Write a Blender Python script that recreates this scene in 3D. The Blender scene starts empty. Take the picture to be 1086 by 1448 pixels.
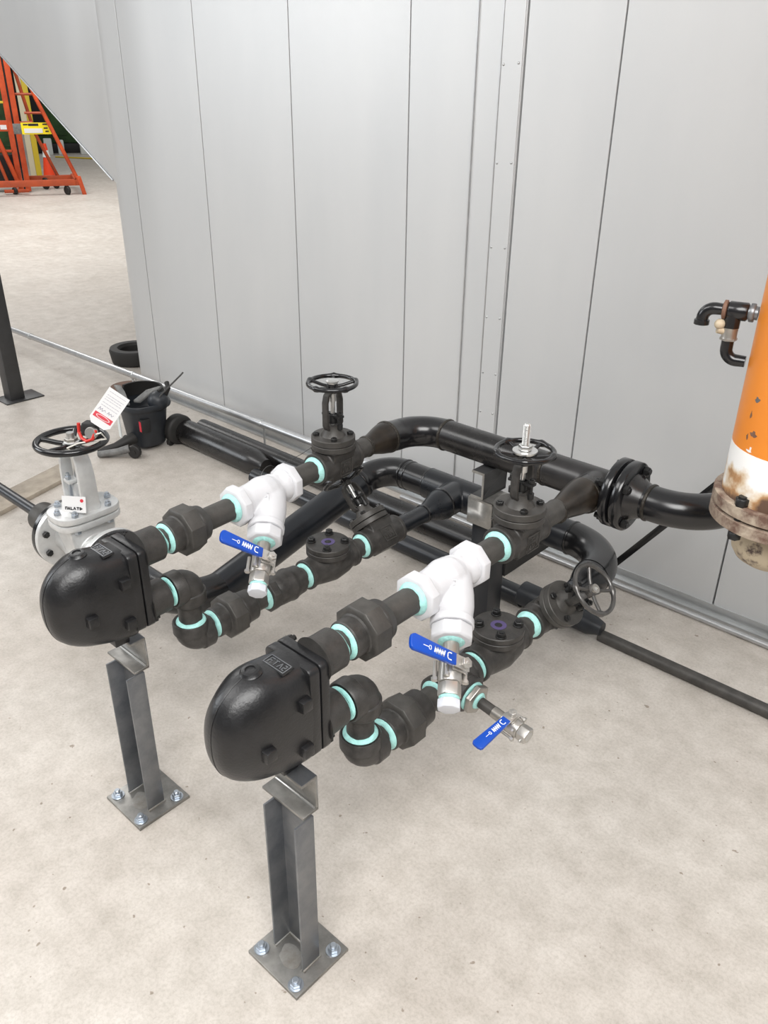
import bpy, bmesh, math, random
from mathutils import Matrix, Vector
random.seed(7)
sc = bpy.context.scene
COL = sc.collection
PI = math.pi
V = Vector

# ------------------------------------------------------------------ materials
def _new(name):
    m = bpy.data.materials.new(name); m.use_nodes = True
    nt = m.node_tree
    return m, nt, nt.nodes['Principled BSDF']

def mat(name, col, rough=.5, metal=0., spec=.5, var=0., vscale=30., col2=None, bump=0., bscale=200., coat=0., rvar=0., thr=None):
    m, nt, p = _new(name)
    L = nt.links.new
    c = (*col, 1)
    p.inputs['Base Color'].default_value = c
    p.inputs['Roughness'].default_value = rough
    p.inputs['Metallic'].default_value = metal
    p.inputs['Specular IOR Level'].default_value = spec
    if coat:
        p.inputs['Coat Weight'].default_value = coat; p.inputs['Coat Roughness'].default_value = .15
    tc = nt.nodes.new('ShaderNodeTexCoord')
    if var or col2:
        n = nt.nodes.new('ShaderNodeTexNoise'); n.inputs['Scale'].default_value = vscale; n.inputs['Detail'].default_value = 6
        n.inputs['Roughness'].default_value = .65
        L(tc.outputs['Object'], n.inputs['Vector'])
        r = nt.nodes.new('ShaderNodeValToRGB')
        lo, hi = thr or (.35, .68)
        r.color_ramp.elements[0].position = lo; r.color_ramp.elements[1].position = hi
        a = c; b = (*col2, 1) if col2 else tuple(min(1, x*(1+var)) for x in col)+(1,)
        if not col2: a = tuple(x*(1-var) for x in col)+(1,)
        r.color_ramp.elements[0].color = a; r.color_ramp.elements[1].color = b
        L(n.outputs['Fac'], r.inputs['Fac']); L(r.outputs['Color'], p.inputs['Base Color'])
        if rvar:
            mr = nt.nodes.new('ShaderNodeMapRange'); mr.inputs['To Min'].default_value = max(.05, rough-rvar); mr.inputs['To Max'].default_value = min(1, rough+rvar)
            L(n.outputs['Fac'], mr.inputs['Value']); L(mr.outputs['Result'], p.inputs['Roughness'])
    if bump:
        n2 = nt.nodes.new('ShaderNodeTexNoise'); n2.inputs['Scale'].default_value = bscale; n2.inputs['Detail'].default_value = 4
        L(tc.outputs['Object'], n2.inputs['Vector'])
        b = nt.nodes.new('ShaderNodeBump'); b.inputs['Strength'].default_value = bump; b.inputs['Distance'].default_value = .002
        L(n2.outputs['Fac'], b.inputs['Height']); L(b.outputs['Normal'], p.inputs['Normal'])
    return m

M = {}
M['iron'] = mat('black_malleable_iron', (.047, .044, .041), .46, .2, .5, .3, 40, bump=.25, bscale=300, rvar=.1)
M['iron_dark'] = mat('dark_bolt_steel', (.018, .018, .018), .4, .3)
M['pipe'] = mat('mill_pipe_steel', (.066, .062, .057), .5, .3, .5, .25, 25, bump=.15, bscale=250, rvar=.1)
M['black'] = mat('black_lacquered_steel', (.008, .008, .009), .22, .0, .6, .25, 12, bump=.06, bscale=60, rvar=.08)
M['header'] = mat('dark_varnished_pipe', (.013, .012, .012), .28, .05, .6, .5, 8, bump=.08, bscale=120, rvar=.12)
M['bluepipe'] = mat('blue_black_pipe', (.010, .012, .016), .3, .1, .6, .3, 8, bump=.06, bscale=90, rvar=.1)
M['brown'] = mat('heat_browned_steel', (.021, .015, .010), .34, .15, .5, .6, 14, rvar=.12)
M['weld'] = mat('weld_bead_steel', (.045, .040, .034), .35, .6, .5, .5, 150, bump=.8, bscale=350)
M['trap'] = mat('black_cast_iron_paint', (.011, .011, .012), .34, .0, .55, .4, 14, bump=.25, bscale=180, rvar=.12)
M['enamel'] = mat('black_gloss_enamel', (.008, .008, .009), .18, .0, .6)
M['white'] = mat('white_painted_casting', (.62, .62, .64), .36, 0, .5, .03, 20, bump=.1, bscale=150)
M['whiteplastic'] = mat('white_plastic', (.66, .68, .73), .35)
M['teal'] = mat('pale_teal_thread_sealant', (.38, .71, .67), .45, 0, .4, .12, 90, bump=.8, bscale=220)
M['stainless'] = mat('stainless_casting', (.55, .53, .50), .32, .8, .5)
M['stainless_dark'] = mat('dull_stainless_nipple', (.38, .36, .33), .36, .8)
M['bright'] = mat('bright_zinc_steel', (.62, .62, .61), .28, .9)
M['zinc'] = mat('blue_zinc_plated', (.44, .48, .53), .3, .8)
M['blue'] = mat('blue_vinyl_grip', (.002, .062, .42), .35, 0, .5)
M['ink'] = mat('white_print', (.85, .87, .9), .5)
M['steel'] = mat('raw_mill_steel', (.26, .27, .285), .36, .8, .5, col2=(.13, .14, .16), vscale=7, rvar=.14, bump=.05, bscale=80)
M['steel_dark'] = mat('blue_mill_scale_steel', (.15, .16, .178), .38, .7, .5, col2=(.27, .275, .28), vscale=9, rvar=.12)
M['steel_plate'] = mat('ground_steel_plate', (.34, .33, .31), .38, .75, .5, col2=(.20, .195, .185), vscale=16, rvar=.12)
M['steel_cut'] = mat('bright_cut_steel', (.44, .43, .41), .42, .65, .5, col2=(.27, .25, .22), vscale=20, rvar=.1)
M['silver'] = mat('silver_painted_casting', (.66, .665, .66), .34, .45, .5, .08, 25, bump=.12, bscale=160)
M['galv_bright'] = mat('bright_galvanised_conduit', (.52, .525, .53), .36, .8, .5, .08, 20)
M['galv_trim'] = mat('galvanised_trim', (.52, .53, .53), .36, .7, .5, .1, 6)
M['rubber'] = mat('black_rubber', (.016, .015, .014), .6)
M['post'] = mat('dark_painted_post', (.045, .045, .046), .45, .2, .5, .2, 8)
M['plastic'] = mat('dark_blue_black_plastic', (.018, .021, .026), .42, 0, .5, .3, 10)
M['plastic_grey'] = mat('worn_grey_plastic', (.15, .15, .145), .5, 0, .5, .3, 25)
M['red'] = mat('red_lockout', (.62, .035, .025), .3)
M['tagred'] = mat('red_print', (.60, .03, .05), .5)
M['tagwhite'] = mat('white_card', (.72, .72, .72), .5)
M['greyink'] = mat('grey_print', (.32, .30, .36), .6)
M['blackink'] = mat('black_print', (.02, .02, .02), .6)
M['purple'] = mat('purple_paint_mark', (.075, .055, .15), .5)
M['orange_lift'] = mat('worn_orange_paint', (.62, .085, .018), .45, 0, .5, col2=(.40, .05, .012), vscale=5)
M['rusty_orange'] = mat('rusty_orange_bar', (.36, .06, .02), .5, 0, .5, col2=(.50, .08, .02), vscale=6)
M['orange'] = mat('orange_pipe_paint', (.66, .205, .020), .38, 0, .5, col2=(.71, .235, .026), vscale=4, bump=.05)
M['yellow'] = mat('yellow_paint', (.62, .46, .03), .5)
M['yellow_sign'] = mat('yellow_sign', (.86, .70, .01), .5)
M['cream'] = mat('cream_board', (.62, .56, .40), .6)
M['cone'] = mat('cone_red_orange', (.80, .06, .012), .45)
M['green'] = mat('dark_green_machine', (.030, .085, .022), .5, 0, .5, .6, 1.5)
M['dark'] = mat('black_machine_frame', (.012, .012, .012), .6)
M['pale_box'] = mat('pale_box', (.75, .78, .76), .5)
M['grey_iron'] = mat('bare_grey_iron', (.13, .125, .12), .34, .7, .5, .2, 40)
M['wood'] = mat('grey_board', (.38, .33, .27), .75, 0, .3, .25, 8)
M['rustdisc'] = mat('brown_rusty_plate', (.16, .085, .055), .6, 0, .4, .3, 15)
M['wire'] = mat('thin_wire', (.10, .10, .10), .4, .5)
M['cable'] = mat('pale_cable', (.72, .70, .64), .4)

def mat_floor():
    m, nt, p = _new('sealed_concrete'); L = nt.links.new
    tc = nt.nodes.new('ShaderNodeTexCoord')
    def noise(s, d, r=.6):
        n = nt.nodes.new('ShaderNodeTexNoise'); n.inputs['Scale'].default_value = s; n.inputs['Detail'].default_value = d; n.inputs['Roughness'].default_value = r
        L(tc.outputs['Object'], n.inputs['Vector']); return n
    def ramp(fac, a, ca, b, cb):
        r = nt.nodes.new('ShaderNodeValToRGB'); e = r.color_ramp.elements
        e[0].position = a; e[0].color = (*ca, 1); e[1].position = b; e[1].color = (*cb, 1); L(fac, r.inputs['Fac']); return r
    big = ramp(noise(1.6, 5).outputs['Fac'], .3, (.50, .455, .41), .72, (.60, .56, .515))
    mid = ramp(noise(11, 8, .7).outputs['Fac'], .3, (.78, .77, .75), .62, (1.02, 1.02, 1.02))
    fine = ramp(noise(120, 5, .75).outputs['Fac'], .33, (.84, .83, .81), .56, (1.02, 1.02, 1.02))
    spots = ramp(noise(42, 2, .5).outputs['Fac'], .255, (.55, .50, .45), .285, (1, 1, 1))
    cur = big
    for x in (mid, fine, spots):
        mx = nt.nodes.new('ShaderNodeMix'); mx.data_type = 'RGBA'; mx.blend_type = 'MULTIPLY'; mx.inputs['Factor'].default_value = 1
        L(cur.outputs[0] if cur is big else cur.outputs[2], mx.inputs[6]); L(x.outputs[0], mx.inputs[7]); cur = mx
    L(cur.outputs[2], p.inputs['Base Color'])
    rr = nt.nodes.new('ShaderNodeMapRange'); rr.inputs['To Min'].default_value = .42; rr.inputs['To Max'].default_value = .62
    L(noise(6, 4).outputs['Fac'], rr.inputs['Value']); L(rr.outputs['Result'], p.inputs['Roughness'])
    b = nt.nodes.new('ShaderNodeBump'); b.inputs['Strength'].default_value = .12; b.inputs['Distance'].default_value = .003
    L(noise(90, 6).outputs['Fac'], b.inputs['Height']); L(b.outputs['Normal'], p.inputs['Normal'])
    return m
M['floor'] = mat_floor()

def mat_wall():
    m, nt, p = _new('galvanised_sheet'); L = nt.links.new
    tc = nt.nodes.new('ShaderNodeTexCoord')
    mp = nt.nodes.new('ShaderNodeMapping'); mp.inputs['Scale'].default_value = (2.2, 2.2, .6)
    L(tc.outputs['Object'], mp.inputs['Vector'])
    n = nt.nodes.new('ShaderNodeTexNoise'); n.inputs['Scale'].default_value = 1.2; n.inputs['Detail'].default_value = 6
    L(mp.outputs['Vector'], n.inputs['Vector'])
    r = nt.nodes.new('ShaderNodeValToRGB'); e = r.color_ramp.elements
    e[0].position = .3; e[0].color = (.585, .595, .60, 1); e[1].position = .7; e[1].color = (.635, .64, .64, 1)
    L(n.outputs['Fac'], r.inputs['Fac']); L(r.outputs['Color'], p.inputs['Base Color'])
    v = nt.nodes.new('ShaderNodeTexNoise'); v.inputs['Scale'].default_value = 220; v.inputs['Detail'].default_value = 2
    L(tc.outputs['Object'], v.inputs['Vector'])
    mr = nt.nodes.new('ShaderNodeMapRange'); mr.inputs['To Min'].default_value = .36; mr.inputs['To Max'].default_value = .54
    L(v.outputs['Fac'], mr.inputs['Value']); L(mr.outputs['Result'], p.inputs['Roughness'])
    p.inputs['Metallic'].default_value = .32
    return m
M['wall'] = mat_wall()

# column: orange above, a white band, rust-brown stains at the bottom (real paint bands on the pipe)
def mat_stained():
    m, nt, p = _new('white_band_rust_stained'); L = nt.links.new
    tc = nt.nodes.new('ShaderNodeTexCoord')
    n = nt.nodes.new('ShaderNodeTexNoise'); n.inputs['Scale'].default_value = 13; n.inputs['Detail'].default_value = 7
    L(tc.outputs['Object'], n.inputs['Vector'])
    sx = nt.nodes.new('ShaderNodeSeparateXYZ'); L(tc.outputs['Object'], sx.inputs[0])
    # object z : 0 at band bottom, .12 at band top ; stains where noise > height
    mul = nt.nodes.new('ShaderNodeMath'); mul.operation = 'MULTIPLY_ADD'; mul.inputs[1].default_value = -4.2; mul.inputs[2].default_value = .28
    L(sx.outputs['Z'], mul.inputs[0])
    add = nt.nodes.new('ShaderNodeMath'); add.operation = 'ADD'; L(n.outputs['Fac'], add.inputs[0]); L(mul.outputs[0], add.inputs[1])
    r = nt.nodes.new('ShaderNodeValToRGB'); e = r.color_ramp.elements
    e[0].position = .5; e[0].color = (.80, .79, .77, 1); e[1].position = .74; e[1].color = (.10, .055, .035, 1)
    k = r.color_ramp.elements.new(.58); k.color = (.62, .50, .36, 1)
    k = r.color_ramp.elements.new(.64); k.color = (.40, .22, .10, 1)
    L(add.outputs[0], r.inputs['Fac']); L(r.outputs['Color'], p.inputs['Base Color'])
    p.inputs['Roughness'].default_value = .55
    return m
M['stained'] = mat_stained()
M['rustflange'] = mat('rusty_stained_flange', (.13, .075, .055), .6, .1, .4, col2=(.42, .35, .27), vscale=20, thr=(.42, .66), bump=.3, bscale=120)
M['rustcap'] = mat('rust_spotted_cream_cap', (.46, .38, .27), .6, 0, .4, col2=(.07, .045, .04), vscale=28, thr=(.53, .66), bump=.3, bscale=120)

# ------------------------------------------------------------------ mesh building
ID = Matrix.Identity(4)
def frame(o, y, z=(0, 0, 1)):
    """local Y -> y, local Z near z, X = Y x Z"""
    y = V(y).normalized(); z = V(z)
    if abs(y.dot(z.normalized())) > .999: z = V((1, 0, 0))
    z = (z - y*z.dot(y)).normalized(); x = y.cross(z)
    m = Matrix((x, y, z)).transposed().to_4x4(); m.translation = V(o); return m

class MB:
    def __init__(s): s.bm = bmesh.new()
    def loft(s, rings, cap0=True, cap1=True, closed=False):
        bm = s.bm; R = [[bm.verts.new(p) for p in r] for r in rings]; n = len(R[0])
        pairs = list(zip(R, R[1:])) + ([(R[-1], R[0])] if closed else [])
        for a, b in pairs:
            for i in range(n):
                j = (i+1) % n
                try: bm.faces.new((a[i], a[j], b[j], b[i]))
                except ValueError: pass
        if not closed:
            if cap0: bm.faces.new(R[0][::-1])
            if cap1: bm.faces.new(R[-1])
        return s
    def lathe(s, prof, T=ID, n=32, phase=0., **k):
        return s.loft([[T @ V((r*math.cos(2*PI*i/n+phase), t, r*math.sin(2*PI*i/n+phase))) for i in range(n)] for t, r in prof], **k)
    def cyl(s, t0, t1, r, T=ID, n=32, ch=0., phase=0.):
        if ch: return s.lathe([(t0, r-ch), (t0+ch, r), (t1-ch, r), (t1, r-ch)], T, n, phase)
        return s.lathe([(t0, r), (t1, r)], T, n, phase)
    def poly(s, t0, t1, r, sides=8, T=ID, ch=.004, phase=None):
        ph = PI/sides if phase is None else phase
        return s.lathe([(t0, r-ch), (t0+ch, r), (t1-ch, r), (t1, r-ch)], T, sides, ph)
    def ring(s, t0, t1, ri, ro, T=ID, n=40):
        return s.loft([[T @ V((r*math.cos(2*PI*i/n), t, r*math.sin(2*PI*i/n))) for i in range(n)] for t, r in ((t0, ri), (t0, ro), (t1, ro), (t1, ri))], closed=True)
    def tube(s, pts, r, n=16, closed=False, T=ID):
        P = [T @ V(p) for p in pts]; m = len(P); rr = r if isinstance(r, (list, tuple)) else [r]*m
        rings = []; nx = None
        for i in range(m):
            if closed: t = (P[(i+1) % m]-P[i-1]).normalized()
            else: t = (P[min(i+1, m-1)]-P[max(i-1, 0)]).normalized()
            if nx is None:
                h = V((0, 0, 1)) if abs(t.z) < .9 else V((1, 0, 0)); nx = (h-t*h.dot(t)).normalized()
            else: nx = (nx-t*nx.dot(t)).normalized()
            b = t.cross(nx)
            rings.append([P[i]+rr[i]*(nx*math.cos(2*PI*k/n)+b*math.sin(2*PI*k/n)) for k in range(n)])
        return s.loft(rings, closed=closed)
    def torus(s, R, r, T=ID, n=48, k=12, bumps=0, br=0, ph=0, squash=1.):
        """ring about local Y"""
        rings = []
        for i in range(n):
            a = 2*PI*i/n; q = r
            if bumps:
                d = ((a-ph+PI/bumps) % (2*PI/bumps))-PI/bumps
                q = r+br*math.exp(-(d/.10)**2)
            rings.append([T @ V(((R+q*math.cos(2*PI*j/k))*math.cos(a), q*squash*math.sin(2*PI*j/k), (R+q*math.cos(2*PI*j/k))*math.sin(a))) for j in range(k)])
        return s.loft(rings, closed=True)
    def box(s, c, d, T=ID):
        c = V(c); x, y, z = (q/2 for q in d)
        P = [[T @ (c+V((sx*x, sy*y, sz))) for sx, sy in ((-1, -1), (1, -1), (1, 1), (-1, 1))] for sz in (-z, z)]
        return s.loft(P)
    def bx(s, x0, x1, y0, y1, z0, z1, T=ID): return s.box(((x0+x1)/2, (y0+y1)/2, (z0+z1)/2), (x1-x0, y1-y0, z1-z0), T)
    def prism(s, poly, h0, h1, T=ID):
        """polygon in local XZ, extruded along local Y"""
        return s.loft([[T @ V((x, h, z)) for x, z in poly] for h in (h0, h1)])
    def sphere(s, c, r, T=ID, n=16):
        c = V(c); return s.lathe([(-r*math.cos(PI*(i+.02)/(n+.04)), r*math.sin(PI*(i+.02)/(n+.04))) for i in range(n+1)], T @ Matrix.Translation(c), n*2)
    def strokes(s, lines, w, T=ID, h=.0006, flip=True):
        """flat print strokes in local XZ, facing local +Y"""
        for ln in lines:
            if flip: ln = [(-a, c) for a, c in ln]
            for (x0, z0), (x1, z1) in zip(ln, ln[1:]):
                d = V((x1-x0, 0, z1-z0)); L = d.length
                if L < 1e-6: continue
                u = d/L; nn = V((-u.z, 0, u.x))*w/2; a = V((x0, 0, z0))-u*w*.3; b = V((x1, 0, z1))+u*w*.3
                s.loft([[T @ (q+V((0, y, 0))) for q in (a-nn, b-nn, b+nn, a+nn)] for y in (0, h)])
        return s
    def build(s, name, m, parent=None, bevel=0., sharp=38, seg=2):
        bmesh.ops.remove_doubles(s.bm, verts=s.bm.verts, dist=1e-6)
        bmesh.ops.recalc_face_normals(s.bm, faces=s.bm.faces)
        if bevel:
            es = [e for e in s.bm.edges if len(e.link_faces) == 2 and e.calc_face_angle(0) > math.radians(38)]
            bmesh.ops.bevel(s.bm, geom=es, offset=bevel, segments=seg, affect='EDGES', profile=.5, clamp_overlap=True)
        me = bpy.data.meshes.new(name); s.bm.to_mesh(me); s.bm.free()
        for p in me.polygons: p.use_smooth = True
        me.set_sharp_from_angle(angle=math.radians(sharp))
        me.materials.append(M[m])
        o = bpy.data.objects.new(name, me); COL.objects.link(o)
        if parent is not None: o.parent = parent
        return o
    def cast(s, name, m, parent, voxel=.0028, smooth=8):
        """blend the overlapping solids into one cast body"""
        o = s.build(name, m, parent)
        r = o.modifiers.new('r', 'REMESH'); r.mode = 'VOXEL'; r.voxel_size = voxel
        q = o.modifiers.new('s', 'SMOOTH'); q.iterations = smooth; q.factor = .5
        dg = bpy.context.evaluated_depsgraph_get(); dg.update()
        me = bpy.data.meshes.new_from_object(o.evaluated_get(dg))
        o.modifiers.clear(); o.data = me
        for p in me.polygons: p.use_smooth = True
        me.set_sharp_from_angle(angle=math.radians(50))
        return o

def tag(o, label, cat, group=None):
    o['label'] = label; o['category'] = cat
    if group: o['group'] = group
    return o
def thing(name, label, cat, T=ID, group=None):
    o = bpy.data.objects.new(name, None); COL.objects.link(o); o.empty_display_size = .05
    o.matrix_world = T if isinstance(T, Matrix) else Matrix.Translation(V(T))
    return tag(o, label, cat, group)
def struct(o): o['kind'] = 'structure'; return o
def dup(root, T, label, group=None):
    def rec(o, par):
        c = o.copy(); COL.objects.link(c)
        if par is not None: c.parent = par
        for ch in list(o.children): rec(ch, c)
        return c
    r = rec(root, None); r.matrix_world = T; r['label'] = label
    if group: r['group'] = group
    return r
def arc(c, a, b, r, n=12):
    """quarter arc from c + r*a round to c + r*b (unit vectors a, b)"""
    c, a, b = V(c), V(a), V(b)
    return [c + r*(a*math.cos(PI/2*i/n) + b*math.sin(PI/2*i/n)) for i in range(n+1)]
def TY(x, y, z, rz=0.): return Matrix.Translation((x, y, z)) @ Matrix.Rotation(rz, 4, 'Z')

# ------------------------------------------------------------------ setting
mb = MB(); mb.bx(-45, 14, -14, 40, -.2, 0); struct(mb.build('floor', 'floor'))
WY = 2.72
seams = [-4.37, -3.72, -3.045, -2.357, -2.033]
SB = .05
wall = MB()
R = .25; x0 = -4.515
# curved corner + left flat strip as one sheet
pts = [(-4.373, WY)] + [(x0 - R*math.sin(t), WY + R*(1-math.cos(t))) for t in [PI/2*i/14 for i in range(15)]] + [(x0-R, WY+3.0), (x0-R+.1, WY+3.0), (-4.373, WY+.1)]
wall.loft([[V((x, y, z)) for x, y in pts] for z in (SB, 3.4)])
def panel(a, b, dy=0.): wall.bx(a, b, WY+dy, WY+.1, SB, 3.4)
g = .0028
for a, b in ((-4.37, -3.72), (-3.72, -3.045), (-3.045, -2.357), (-2.357, -2.033), (-1.830, -1.465), (-1.465, -.812), (-.812, -.15), (-.15, .5), (.5, 1.2), (1.2, 3.2)):
    panel(a+g, b-g)
wall = struct(wall.build('wall_back', 'wall', bevel=.0012, seg=1))
mb = MB(); mb.bx(-4.40, 3.2, WY+.02, WY+.5, 0, 3.4); struct(mb.build('wall_core', 'dark'))
mb = MB(); mb.bx(-2.034, -1.833, WY-.004, WY+.03, SB, 3.4); mb.bx(-1.924, -1.837, WY-.008, WY-.003, SB, 3.4)
st = struct(mb.build('trim_cover_strip', 'wall', bevel=.0015, seg=1))
for k, xa in enumerate((-2.034, -1.925)):  # thin pale ridges added to draw the white highlight along the strip edges
    mb = MB(); mb.bx(xa-.0022, xa+.0022, WY-.0105, WY-.0035, SB, 3.4); struct(mb.build('trim_highlight_%d' % (k+1), 'galv_bright', bevel=.0012))
for z in (.53, .70, .93, 1.20, 1.50, 1.82, 2.14):
    for x in (-1.913, -1.85):
        b = MB(); b.lathe([(0, .005), (.0015, .0045), (.003, .0025)], frame((x, WY-.008, z+(.004 if x > -1.9 else 0)), (0, -1, 0)), 12); b.build('screw', 'galv_trim', st)
# sloping hood continuing the wall to the left, high above the floor
mb = MB()
prof = [(-4.50, 1.175), (-4.645, 1.262), (-8.4, 3.42), (-4.50, 3.42)]
mb.loft([[V((x, y, z)) for x, z in prof] for y in (WY+.006, WY+2.4)])
struct(mb.build('wall_hood', 'wall', bevel=.004))
mb = MB(); d = V((-8.4+4.645, 0, 3.42-1.262)).normalized()
mb.tube([V((-4.62, WY+.004, 1.247)), V((-8.4, WY+.004, 3.42))], .006, 8); struct(mb.build('trim_hood_edge', 'galv_bright'))
# base angle of the wall
mb = MB(); mb.bx(-4.46, 3.2, WY-.022, WY+.02, .0, .014); mb.bx(-4.46, 3.2, WY-.004, WY+.02, .0, SB+.003)
struct(mb.build('baseboard_back', 'galv_trim', bevel=.002))
mb = MB(); mb.bx(-40, -39.6, -14, 40, 0, 6); struct(mb.build('wall_far', 'dark'))

# ------------------------------------------------------------------ fittings
PR = .0302
def nipple(name, label, T, L, teal=('0', '1'), r=PR, m='pipe', w0=.007, w1=.007, group=None):
    t = thing(name, label, 'pipe', T, group)
    b = MB(); b.cyl(.0005, L-.0005, r, n=40); b.build('pipe_body', m, t)
    def seal(a, wd):
        q = MB(); n = 40; rings = []
        for tt, rr in ((0, r+.0085), (.35, r+.0075), (.8, r+.004), (1, r+.0005)):
            ring = []
            for i in range(n):
                a2 = 2*PI*i/n; wob = 1+.22*math.sin(3*a2+1.3)+.12*math.sin(7*a2)
                yy = a[0] + a[1]*wd*tt*(wob if tt > .5 else 1)
                ring.append(V((rr*math.cos(a2), yy, rr*math.sin(a2))))
            rings.append(ring)
        q.loft(rings); o = q.build('thread_sealant', 'teal', t); o['label'] = 'pale teal thread sealant ring'
    if '0' in teal: seal((.0006, 1), w0)
    if '1' in teal: seal((L-.0006, -1), w1)
    return t

def make_union(name, label, T, L=.111, group=None):
    t = thing(name, label, 'pipe union', T, group)
    b = MB(); b.lathe([(0, .036), (0, .040), (.003, .0425), (.030, .0425), (.033, .046), (.036, .046)], n=40); b.build('tail_piece', 'iron', t)
    b = MB(); b.lathe([(.033, .049), (.034, .057), (.037, .0625), (.078, .0625), (.082, .057)], n=8, phase=PI/8); b.build('union_nut', 'pipe', t, bevel=.0012)
    b = MB(); b.lathe([(.082, .047), (.086, .050), (.092, .050), (.096, .047), (L-.003, .045), (L, .042), (L, .037)], n=40); b.build('head_piece', 'iron', t)
    return t

# --- steam trap: origin on the axis of its upper port, at the port face; body runs towards -y
def super_ring(cx, y, cz, hx, hz, e=2.6, n=48):
    out = []
    for i in range(n):
        a = 2*PI*i/n; c, s = math.cos(a), math.sin(a)
        out.append(V((cx+hx*math.copysign(abs(c)**(2/e), c), y, cz+hz*math.copysign(abs(s)**(2/e), s))))
    return out
def make_trap(label, T):
    t = thing('float_steam_trap', label, 'steam trap', T, 'float steam traps')
    cx, cz = -.021, -.095; hx, hz = .064, .119
    yf = -.100; Ld = .190; st = .050
    def prof(q):
        yy = yf - Ld*(1-(1-q)**1.8)*.9995
        k = (yf-yy)/Ld
        u = max(0., ((yf-yy)-st)/(Ld-st))
        s = max(.02, (1-u**2.4)**(1/2.5)) if u < 1 else .02
        g = min(1, k*1.7)
        return yy, k, s, cz+.016*g*g*(3-2*g), g
    b = MB(); rings = []
    for i in range(33):
        yy, k, s, zc, g = prof(i/32)
        rings.append(super_ring(cx, yy, zc, hx*s*(1+.10*g), hz*s*(1+.02*g), 3.6-1.4*min(1, k*1.3)))
    b.loft(rings)
    b.build('float_chamber', 'trap', t, sharp=60)
    b = MB(); pth = []; pth2 = []
    for i in range(33):
        yy, k, s, zc, g = prof(i/32); h = hz*s*(1+.02*g)
        pth.append(V((cx, yy, zc+h+.0001))); pth2.append(V((cx, yy, zc-h-.0001)))
    b.tube(pth[12:]+pth2[::-1][:20], .0010, 6); b.build('casting_seam', 'trap', t)
    def rect(x0, x1, z0, z1, y0, y1, r, nm):
        q = MB(); P = []
        for (ax, az, st) in ((x1-r, z1-r, 0), (x0+r, z1-r, 1), (x0+r, z0+r, 2), (x1-r, z0+r, 3)):
            for i in range(5):
                a = PI/2*(st+i/4); P.append((ax+r*math.cos(a), az+r*math.sin(a)))
        q.prism(P, y0, y1); return q.build(nm, 'trap', t, bevel=.003)
    rect(cx-.064, cx+.064, -.190, .021, -.106, -.081, .014, 'body_flange')
    rect(cx-.064, cx+.064, -.190, .021, -.078, -.056, .014, 'cover_flange')
    # bosses for the two ports
    b = MB(); b.lathe([(-.058, .049), (-.052, .046), (-.044, .0435), (-.003, .0435), (0, .041)], n=40); b.build('inlet_boss', 'iron', t)
    b = MB(); b.lathe([(-.058, .050), (-.050, .047), (-.042, .0445), (-.003, .0435), (0, .041)], Matrix.Translation((0, 0, -.146)), n=40); b.build('outlet_boss', 'iron', t)
    b = MB(); b.bx(-.050, .005, -.150, -.112, -.229, -.196); b.build('foot', 'trap', t, bevel=.002)
    # plug on the top, with its tick mark
    b = MB(); T2 = frame((cx, -.190, .0335), (0, -.10, 1)); b.lathe([(-.012, .021), (.004, .021), (.006, .019), (.010, .0165), (.011, .012), (.011, .010), (.0085, .0095)], T2, 28); b.build('top_plug', 'trap', t)
    # name plate with raised marks
    b = MB(); TP = frame((cx+.012, -.138, cz+hz+.0045), (0, -.08, 1), (0, 1, 0))
    b.bx(-.030, .030, -.001, .004, -.014, .014, TP); npl = b.build('name_plate', 'trap', t, bevel=.001)
    b = MB(); TP2 = TP @ Matrix.Translation((0, .004, 0))
    b.strokes([[(-.027, -.011), (.027, -.011), (.027, .011), (-.027, .011), (-.027, -.011)], [(-.02, -.006), (-.02, .006), (-.012, .006)], [(-.02, 0), (-.014, 0)], [(-.008, .006), (0, .006)], [(-.004, .006), (-.004, -.006)], [(.005, -.006), (.009, .006), (.013, -.006)], [(.017, .006), (.022, .006), (.022, 0), (.017, 0), (.017, -.006), (.022, -.006)]], .0016, TP2, .001)
    o = b.build('plate_marks', 'steel_dark', npl); o['label'] = 'worn raised marks on the name plate'
    # square lugs on the right side
    for (y, z) in ((-.124, -.040), (-.215, -.098), (-.124, -.150)):
        hxx = hx*(1.02 if y > -.15 else 1.07)
        b = MB(); q = frame((cx+hxx-.006 if y < -.15 else cx+hxx-.004, y, z), (1, 0, .0))
        b.loft([[q @ V((sx*w, h, sz*w)) for sx, sz in ((-1, -1), (1, -1), (1, 1), (-1, 1))] for h, w in ((-.012, .0135), (.010, .0125), (.016, .0115))])
        b.build('lug', 'trap', t, bevel=.0018)
    for (x, z) in ((cx-.051, .009), (cx+.051, .009), (cx-.051, -.178), (cx+.051, -.178)):
        b = MB(); b.poly(-.0565, -.047, .011, 6, Matrix.Translation((x, 0, z)), .001); b.cyl(-.047, -.040, .006, Matrix.Translation((x, 0, z)), 12); b.build('bolt', 'iron_dark', t)
    return t

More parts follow.
